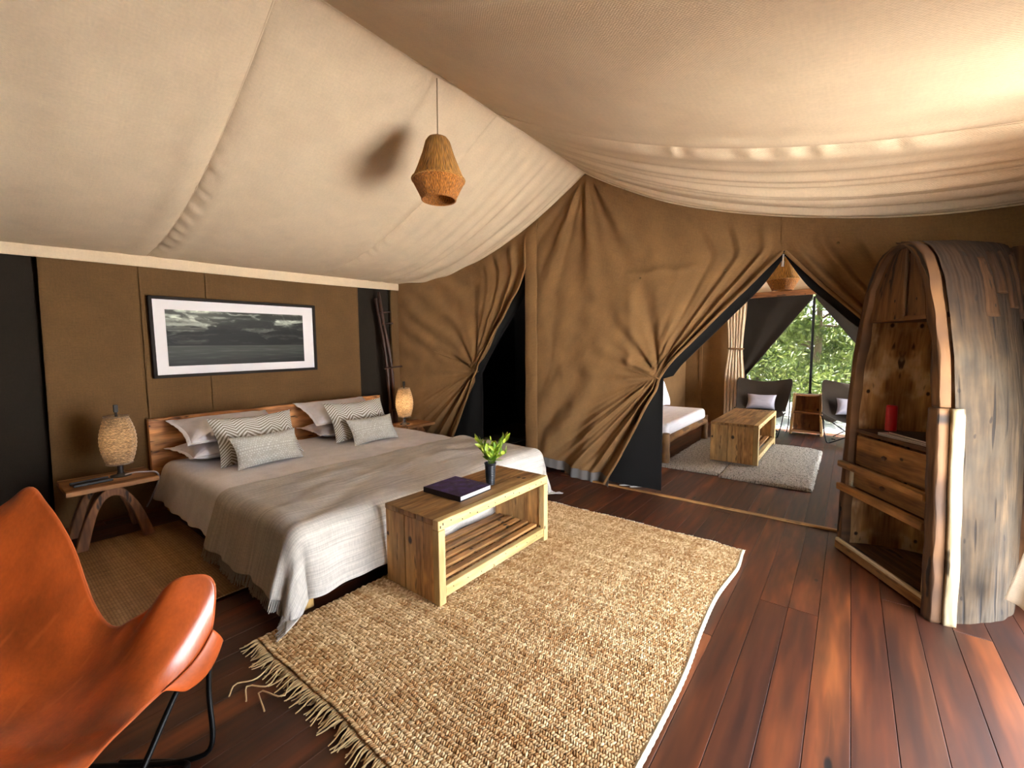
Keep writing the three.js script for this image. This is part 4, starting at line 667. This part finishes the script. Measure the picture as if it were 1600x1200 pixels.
// ---------------------------------------------------------------- boat bookcase
const BOAT = { p: [3.218, 0, 0.207], ry: 3.694 };
{
  const g = thing('boat_bookcase', 'weathered upright half boat made into a bookcase with two drawers', 'bookcase', BOAT.p, BOAT.ry);
  const H = 1.91, wd = (y) => { const t = [[0, 0.405], [0.35, 0.398], [0.7, 0.38], [1.0, 0.37], [1.3, 0.34], [1.5, 0.3], [1.68, 0.26], [1.8, 0.207], [1.86, 0.158], [1.895, 0.1], [1.91, 0.035]]; const i = t.findIndex((q) => q[0] >= y); if (i <= 0) return t[i < 0 ? t.length - 1 : 0][1]; const s = (y - t[i - 1][0]) / (t[i][0] - t[i - 1][0]); return lerp(t[i - 1][1], t[i][1], s); };
  const dep = (y) => 0.55 - 0.08 * (y / H) ** 3;
  const hull = (off) => (u, v) => { const y = v * H * (1 - 0.022 * Math.sin(u * Math.PI) * v), th = u * Math.PI, w = wd(y) - off + 0.004, D = dep(y) - off, c = Math.cos(th), s = Math.sin(th); const rough = off ? 0 : 0.01 * fbm(y * 2.2, u * 7, 3, 4) + 0.006 * noise(y * 1.2, u * 26, 8) + (y > 1.45 ? 0.018 * Math.max(0, noise(u * 9, y * 1.5, 5)) : 0); return [Math.sign(c) * Math.abs(c) ** 0.95 * Math.max(0.004, w + rough), y, -(D + rough) * s ** 0.95 - 0.004]; };
  const ht = tex(1024, 1024, (u, v) => { // u: height, v: round the hull
    const st = noise(u * 6, v * 46, 3) * 0.5 + noise(u * 16, v * 120, 5) * 0.35 + 0.3 * fbm(u * 7, v * 7, 2, 5), top = ss(0.62, 0.88, u + 0.1 * noise(v * 9, u * 4, 4));
    let c = mix([172, 148, 116], [136, 98, 60], top); c = c.map((x) => x * (1 + 0.55 * st + 0.5 * fbm(u * 14, v * 16, 31, 4)));
    const pa = ss(0.05, 0.3, fbm(u * 8, v * 12, 9, 5) + 0.12 - 0.4 * top); c = mix(c, [178, 170, 154], pa * 0.4);
    const cr = ss(0.42, 0.56, noise(u * 5, v * 60, 14)) + ss(0.56, 0.66, noise(u * 26, v * 46, 21)) * 0.8; return mix(c, [44, 30, 18], cl(cr) * 0.75);
  });
  const hb = tex(1024, 1024, (u, v) => 0.6 + 0.5 * noise(u * 6, v * 46, 3) + 0.4 * noise(u * 16, v * 120, 5) + 0.3 * fbm(u * 8, v * 12, 9, 5) - ss(0.42, 0.56, noise(u * 5, v * 60, 14)) * 0.7, false);
  part('hull_shell', grid(120, 120, hull(0), (u, v) => [v, u]), std({ map: ht, color: new THREE.Color(0.13, 0.115, 0.098), bumpMap: hb, bumpScale: 0.007, roughness: 0.85 }), g);
  part('hull_lining', grid(80, 90, (u, v) => { const q = hull(0.035)(u, v * 0.985); return q; }, (u, v) => [v * 1.91 + 0.4, u * 1.4 + 0.3]), boatLiningM, g);
  // a broken step: the lower strake of the right side stands proud of the upper one
  // gunwale rims
  const rim = (s, inner, y0, y1, mat, z, th) => part('gunwale', grid(60, 4, (u, v) => { const y = lerp(y0, y1, u), w = wd(y) + 0.006 + 0.004 * noise(y * 5, s, z * 30), a = Math.max(0.0, w - inner * (1 + 0.08 * noise(y * 6, s + 4)) * (y > 1.7 ? 1.15 : 1)); return [s * lerp(a, w, v), y, z + 0.004 * noise(y * 7, v * 3)]; }, (u, v) => [lerp(y0, y1, u), v * inner], th), mat, g);
  rim(1, 0.065, 0, 1.05, boatDarkM, 0.02, 0.045); rim(1, 0.052, 1.055, 1.905, boatRimM, 0.014, 0.045); rim(-1, 0.05, 0, 1.905, boatRimM, 0.012, 0.05);
  part('gunwale_edge', grid(60, 3, (u, v) => { const y = lerp(0.0, 1.05, u); return [wd(y) + 0.006 + 0.006 * noise(y * 6, 2) + 0.012 * v, y, 0.018 - 0.045 * v]; }, (u, v) => [u, v * 0.06], 0.02), boatPaintM, g);
  part('inner_strip', box(0.014, 1.42, 0.02, 0.285, 0.74, 0.008, 1, 0.003), boatPaintM, g);
  // arched boards closing the prow
  for (const s of [-1, 1]) part('arch_board', grid(20, 40, (u, v) => { const y = lerp(1.5, 1.885, v), w = Math.max(0.004, wd(y) - 0.02); return [lerp(s * 0.003, s * w, u), y, -0.03 + 0.002 * noise(y * 9, u * 3)]; }, (u, v) => [v * 0.4 + s, u * 0.3], 0.015), boatRimM, g);
  // shelves cut to the hull
  const shelf = (y, th, mat, back = 0.36) => { const w = wd(y) - 0.03, s = new THREE.Shape(); s.moveTo(-w, 0); s.lineTo(w, 0); const D = dep(y) - 0.06; for (let i = 1; i < 16; i++) s.lineTo(w * Math.cos(i / 16 * Math.PI), D * Math.sin(i / 16 * Math.PI)); return part('shelf', metric(new THREE.ExtrudeGeometry(s, { depth: th, bevelEnabled: false }).rotateX(-Math.PI / 2).translate(0, y, -0.02), 0), mat, g); };
  shelf(1.49, 0.025, boatDarkM, 0.34); shelf(0.80, 0.022, boatDarkM); shelf(0.41, 0.02, boatDarkM); shelf(0.03, 0.02, boatDarkM);
  // drawers
  for (const [y0, y1, w] of [[0.6, 0.785, 0.335], [0.45, 0.575, 0.345]]) {
    const d = part('drawer', box(w * 2 - 0.1, y1 - y0, 0.022, -0.03, (y0 + y1) / 2, -0.028, 0, 0.004), boatDrawerM, g);
    part('knob', lathe([[0, 0.02], [0.012, 0.018], [0.014, 0.01], [0.007, 0.0], [0.007, -0.01]], 20).rotateX(Math.PI / 2).translate(-0.06, (y0 + y1) / 2 + 0.005, -0.016), boatDarkM, d);
  }
  part('drawer_stile', box(0.02, 0.19, 0.03, 0.262, 0.69, -0.022, 1), boatPaintM, g); part('drawer_stile', box(0.03, 0.14, 0.03, -0.345, 0.51, -0.022, 1), boatPaintM, g);
  part('rail', box(0.69, 0.042, 0.045, -0.055, 0.582, 0.02, 0, 0.008), boatDrawerM, g); part('rail', box(0.69, 0.045, 0.045, -0.055, 0.43, 0.02, 0, 0.008), boatDrawerM, g);
  part('base_board', box(0.74, 0.06, 0.035, -0.02, 0.04, 0.02, 0, 0.006), boatDrawerM, g); part('base_moulding', box(0.7, 0.022, 0.02, -0.03, 0.074, 0.03, 0, 0.006), boatPaintM, g);
  // rough keel board and splintered plank ends at the prow
  part('keel_board', grid(8, 70, (u, v) => { const y = v * (1.86 + 0.03 * noise(u * 5, 2)); return [lerp(-0.1, 0.13, u), y, -dep(y) - 0.012 - 0.01 * noise(y * 4, u * 5)]; }, (u, v) => [v * 1.9, u * 0.2], 0.05), boatDarkM, g);
  for (const [a, y, h] of [[0.12, 1.5, 0.3], [0.17, 1.62, 0.22], [0.23, 1.55, 0.3], [0.3, 1.5, 0.34], [0.36, 1.62, 0.25], [0.42, 1.54, 0.3]]) part('splintered_plank', grid(4, 20, (u, v) => { const yy = y + v * h, q = hull(-0.012)(a + (u - 0.5) * 0.045 * (1 - 0.5 * v) + 0.004 * noise(v * 6, a * 40), Math.min(1, yy / H)); return q; }, (u, v) => [v * h + a * 7, u * 0.1], 0.02), boatHullDarkM, g);
  const holes = [[0.33, 0.93], [0.355, 0.62], [0.37, 0.3], [0.33, 1.12], [-0.37, 0.28], [-0.36, 0.42], [0.39, 0.1]];
  for (const [x, y] of holes) part('nail_hole', new THREE.SphereGeometry(1, 12, 8).scale(0.007, 0.018, 0.004).translate(x, y, 0.021), boatHoleM, g);
  const W = (x, y, z) => { const c = Math.cos(BOAT.ry), s = Math.sin(BOAT.ry); return [BOAT.p[0] + x * c + z * s, y, BOAT.p[2] - x * s + z * c]; };
  const t = thing('fire_extinguisher', 'small red canister standing on the shelf of the boat bookcase', 'canister', W(-0.2, 0.824, -0.13));
  part('body', lathe([[0, 0], [0.026, 0.001], [0.028, 0.006], [0.028, 0.155], [0.025, 0.168], [0, 0.17]], 36), phy({ color: 0xc01020, roughness: 0.35, clearcoat: 0.4 }), t);
  part('base_ring', lathe([[0.0285, 0.0], [0.03, 0.002], [0.03, 0.012], [0.0285, 0.014]], 36), std({ color: 0x1b1412 }), t);
  t.name = 'red_canister';
  const lap = thing('laptop', 'thin grey laptop lying under the black folder in the boat bookcase', 'laptop', W(0.03, 0.823, -0.13), BOAT.ry + 0.06);
  part('lower_case', box(0.33, 0.009, 0.22, 0, 0.005, 0, 0, 0.004), std({ color: 0xa9a6a2, roughness: 0.35, metalness: 0.6 }), lap); part('lid', box(0.33, 0.007, 0.22, 0, 0.014, 0, 0, 0.003), std({ color: 0xb9b6b0, roughness: 0.35, metalness: 0.6 }), lap);
  const fo = thing('folder', 'black folder lying on top of the grey laptop in the boat bookcase', 'folder', W(0.06, 0.841, -0.14), BOAT.ry - 0.05);
  part('cover', box(0.3, 0.012, 0.21, 0, 0.006, 0, 0, 0.003), std({ color: 0x1c1a1a, roughness: 0.6 }), fo); part('pages', box(0.29, 0.006, 0.2, 0.004, 0.006, 0.006, 0, 0.001), std({ color: 0xcfcac0 }), fo);
}
// ---------------------------------------------------------------- sitting room furniture
{
  const d = thing('daybed', 'low log framed daybed with a white mattress in the sitting room', 'daybed', [5.72, 0.042, -1.9]);
  for (const [x, z] of [[-0.83, 0.29], [0.83, 0.29], [-0.83, -0.35], [0.83, -0.35]]) part('leg', tube([[x, 0, z], [x + 0.004, 0.17, z], [x, 0.335, z]], (t) => 0.042 + 0.003 * Math.sin(t * 12 + x), 16, 14), dayM, d);
  for (const z of [0.285, -0.345]) part('side_rail', tube([[-0.83, 0.255, z], [0, 0.262, z + 0.004], [0.83, 0.255, z]], (t) => 0.042 + 0.003 * Math.sin(t * 21), 30, 12), dayM, d);
  for (const x of [-0.83, 0.83]) part('end_rail', tube([[x, 0.245, -0.35], [x, 0.25, 0], [x, 0.245, 0.29]], 0.036, 12, 12), dayM, d);
  const m = new RoundedBoxGeometry(1.6, 0.15, 0.68, 8, 0.05), P = m.attributes.position; for (let i = 0; i < P.count; i++) { const x = P.getX(i), z = P.getZ(i); P.setY(i, P.getY(i) + 0.008 * noise(x * 3, z * 4, 2)); P.setZ(i, z + 0.01 * noise(x * 6, P.getY(i) * 8, 4)); } m.computeVertexNormals();
  part('mattress', m.translate(0, 0.365, -0.03), whiteM, d);
  const p = thing('bolster_pillow', 'tall white pillow leaning against the wall behind the daybed', 'pillow', [6.22, 0.49, -2.1]); part('cover', pillow(0.62, 0.44, 0.16, 40), whiteM, p); p.rotation.set(-0.35, 0, 0);
  // little trapezoid shelf between the sling chairs
  const s = thing('low_shelf', 'small tapered timber shelf between the two canvas sling chairs', 'shelf', [7.98, 0, -0.488], -Math.PI / 2), H = 0.63, sh = (x) => lerp(0.2, 0.165, x / H);
  for (const e of [-1, 1]) { const b = box(0.03, H + 0.01, 0.2, 0, H / 2, 0, 1); b.rotateZ(e * 0.055); b.translate(e * 0.197, 0, 0); part('side_board', b, benchM, s); }
  for (const y of [0.05, 0.34, H - 0.02]) part('shelf_board', box(sh(y) * 2, 0.025, 0.19, 0, y, 0), tableM, s); part('back_board', box(0.35, H - 0.04, 0.012, 0, H / 2, -0.09, 1), tableM, s); part('front_strip', box(0.4, 0.03, 0.02, 0, 0.055, 0.1), tableTopM, s);
}
function curtainGeo(w0, h, tieY, tieW, n, amp, flare) { // gathered curtain in x-y, hanging from y = h
  return grid(110, 70, (u, v) => { const y = v * h, k = y > tieY ? lerp(tieW, w0, ss(tieY, h, y)) : lerp(tieW, flare, ss(tieY, tieY - 0.5, y)); const x = (u - 0.5) * k, f = Math.sin(u * n * Math.PI * 2 + 0.6 * noise(u * 3, v * 2)); return [x, y, amp * f * (0.5 + 0.5 * Math.abs(y - tieY) / h) + 0.01 * noise(u * 5, v * 4)]; }, (u, v) => [u * 0.8, v * h], 0.005);
}
{
  const stripe = tex(256, 128, (u, v) => { const k = ss(0.35, 0.5, (v * 6) % 1) * ss(1, 0.85, (v * 6) % 1), n = 0.95 + 0.1 * noise(u * 60, v * 60); return mix([176, 156, 128], [226, 214, 194], k).map((c) => c * n); });
  const c = thing('tied_curtain', 'gathered cream curtain tied at its middle beside the sitting room window', 'curtain', [8.08, 0.02, -1.53], Math.PI / 2);
  part('curtain_cloth', curtainGeo(0.3, 2.1, 1.3, 0.22, 6, 0.03, 0.3), std({ map: rep(linerT, 2), roughness: 0.95, side: THREE.DoubleSide }), c);
  part('tie_band', tube([[-0.115, 1.3, 0], [-0.06, 1.295, 0.04], [0.06, 1.3, 0.04], [0.115, 1.31, 0], [0.05, 1.305, -0.035], [-0.05, 1.3, -0.035]], 0.014, 40, 8, true), tanM, c);
  const e = thing('entrance_curtain', 'pale canvas door flap tied back at the right edge of the photo', 'curtain', [2.9, 0, 0.8]);
  part('flap_cloth', grid(40, 60, (u, v) => { const x0 = pl([[0, 0.11], [0.3, 0.09], [1, 0.02]], v), z0 = pl([[0, -0.166], [0.3, -0.115], [1, 0.01]], v), y = 0.135 + v * 0.98 - 0.02 * u * (1 - v); return [lerp(x0, lerp(-0.14, -0.03, v), u), y, lerp(z0, 0.03, u) + 0.01 * Math.sin(u * 14) * (1 - 0.5 * v)]; }, (u, v) => [u * 0.4, v * 1.1], 0.006), hemM, e);
  part('flap_tie', tube([[0.04, 1.1, 0.05], [0.01, 1.105, 0.0], [-0.03, 1.1, 0.0], [-0.05, 1.1, 0.05]], 0.012, 16, 8), hemM, e);
  tag(mesh('floor_cable', tube([[3.88, 0.012, -1.72], [4.02, 0.012, -1.62], [4.26, 0.012, -1.6], [4.25, 0.012, -1.5], [4.05, 0.012, -1.5], [3.9, 0.012, -1.62]], 0.009, 60, 8), std({ color: 0xb9b3ac, roughness: 0.6 })), 'loop of pale cord lying on the floor just inside the swept-back doorway', 'cord');
  const bm = thing('bath_mat', 'dim grey bath mat on the floor of the dark bathroom', 'mat', [4.75, 0, -4.0]); part('mat_field', grid(20, 20, (u, v) => [lerp(-0.3, 0.3, u), 0.014 + 0.002 * noise(u * 9, v * 9), lerp(-0.3, 0.3, v)], undefined, 0.01), std({ color: 0x8b8a88, roughness: 1 }), bm);
  const bc = thing('bathroom_curtain', 'grey curtain hanging in the dark bathroom behind the swept-back flap', 'curtain', [5.4, 0.02, -3.5], Math.PI / 2); part('curtain_cloth', curtainGeo(0.4, 2.2, 1.0, 0.25, 5, 0.03, 0.35), std({ color: 0x6a655c, roughness: 1 }), bc);
}
// ---------------------------------------------------------------- outside
{
  const gt = tex(512, 512, (u, v) => { const n = fbm(u * 20, v * 20, 3, 5), k = fbm(u * 5, v * 5, 9, 3); return mix([184, 180, 172], [210, 208, 202], cl(0.5 + n + k)); });
  const gr = struct('ground'); part('ground_field', new THREE.PlaneGeometry(160, 160, 1, 1).rotateX(-Math.PI / 2).translate(0, -0.35, 0), std({ map: rep(gt, 40), roughness: 1 }), gr);
  const dk = struct('floor_deck'); for (let i = 0; i < 9; i++) part('deck_board', box(11, 0.04, 0.138, 3.0, -0.03, 0.98 + i * 0.145 + (i > 8 ? 9 : 0), 0), woodMat(WBench, { color: new THREE.Color(0.95, 0.85, 0.7) }), dk);
  const sb = struct('wall_outer'); part('outer_sheet', box(0.03, 3.1, 0.66, 3.89, 1.5, 1.17, 1), outerM, sb); part('outer_sheet', box(0.03, 0.9, 2.6, 3.9, 3.0, -0.5, 1), outerM, sb);
  // trees beyond the sitting room window
  const lg = grid(2, 4, (u, v) => { const w = Math.sin(Math.PI * Math.min(1, v * 0.95 + 0.04)) * 0.34 * (u - 0.5); return [w, v, 0.35 * Math.abs(w) + 0.12 * v * v]; });
  const bark = std({ color: 0x6d5c48, roughness: 1 }), leaves = [0x6f8432, 0x8fa043, 0x526b26, 0x9aa558].map((c) => phy({ color: c, roughness: 0.6, transmission: 0.4, thickness: 0 }));
  const M4 = new THREE.Matrix4(), Q = new THREE.Quaternion();
  function tree(label, x, z, h, r, low, n, size, seed) {
    const g = thing('tree', label, 'tree', [x, -0.35, z]); sd = seed;
    const br = [], pts = []; br.push(tube([[0, 0, 0], [rr(-0.2, 0.2), h * 0.3, rr(-0.2, 0.2)], [rr(-0.4, 0.4), h * 0.6, rr(-0.4, 0.4)], [rr(-0.5, 0.5), h * 0.92, rr(-0.5, 0.5)]], (t) => 0.13 * (1 - 0.8 * t), 24, 8));
    for (let i = 0; i < 22; i++) { const y0 = h * lerp(low * 0.6, 0.85, rnd()), a = rnd() * 6.28, L = r * rr(0.5, 1.05), y1 = y0 + rr(-0.2, 0.5) * L; const A = [0, y0, 0], B = [Math.cos(a) * L * 0.5, (y0 + y1) / 2 + 0.1, Math.sin(a) * L * 0.5], C = [Math.cos(a + 0.3) * L, y1, Math.sin(a + 0.3) * L]; br.push(tube([A, B, C], (t) => 0.045 * (1 - 0.75 * t), 10, 6)); for (let j = 0; j < 9; j++) { const t = rr(0.35, 1.1); pts.push([B[0] + (C[0] - B[0]) * (t * 2 - 1) , B[1] + (C[1] - B[1]) * (t * 2 - 1), B[2] + (C[2] - B[2]) * (t * 2 - 1)]); } }
    part('trunk', merge(br), bark, g);
    const per = Math.floor(n / leaves.length);
    leaves.forEach((m) => { const im = new THREE.InstancedMesh(lg, m, per); im.name = 'foliage'; let k = 0, nm = 'foliage'; while (g.children.some((c) => c.name === nm)) nm = 'foliage_' + String(++k).padStart(3, '0'); im.name = nm; im.userData.kind = 'stuff'; im.castShadow = im.receiveShadow = true;
      for (let i = 0; i < per; i++) { const c = pts[(rnd() * pts.length) | 0], s = size * rr(0.6, 1.3), R = 0.5; Q.setFromEuler(new THREE.Euler(rr(-1.6, 1.6), rr(0, 6.28), rr(-1.2, 1.2))); M4.compose(V(c[0] + (rnd() + rnd() - 1) * R, c[1] + (rnd() + rnd() - 1) * R, c[2] + (rnd() + rnd() - 1) * R), Q, V(s, s, s)); im.setMatrixAt(i, M4); }
      g.add(im); });
  }
  tree('leafy green tree seen left of the zip through the sitting room window', 12.6, -1.9, 4.6, 1.9, 0.1, 16000, 0.12, 11);
  tree('leafy green tree seen right of the zip through the sitting room window', 13.2, 0.5, 4.6, 1.9, 0.1, 16000, 0.12, 23);
  tree('olive bush-like tree standing farther back between the two nearer trees', 16.5, -1.0, 5.5, 2.5, 0.06, 16000, 0.16, 37);
  tree('sunlit yellow-green tree farthest behind at the left of the sitting room window', 18.5, -3.6, 6, 2.8, 0.06, 14000, 0.18, 41);
  tree('broad green tree filling the background right of the window zip', 18.5, 1.6, 6, 2.8, 0.06, 14000, 0.18, 53);
}
renderer.render(scene, camera);
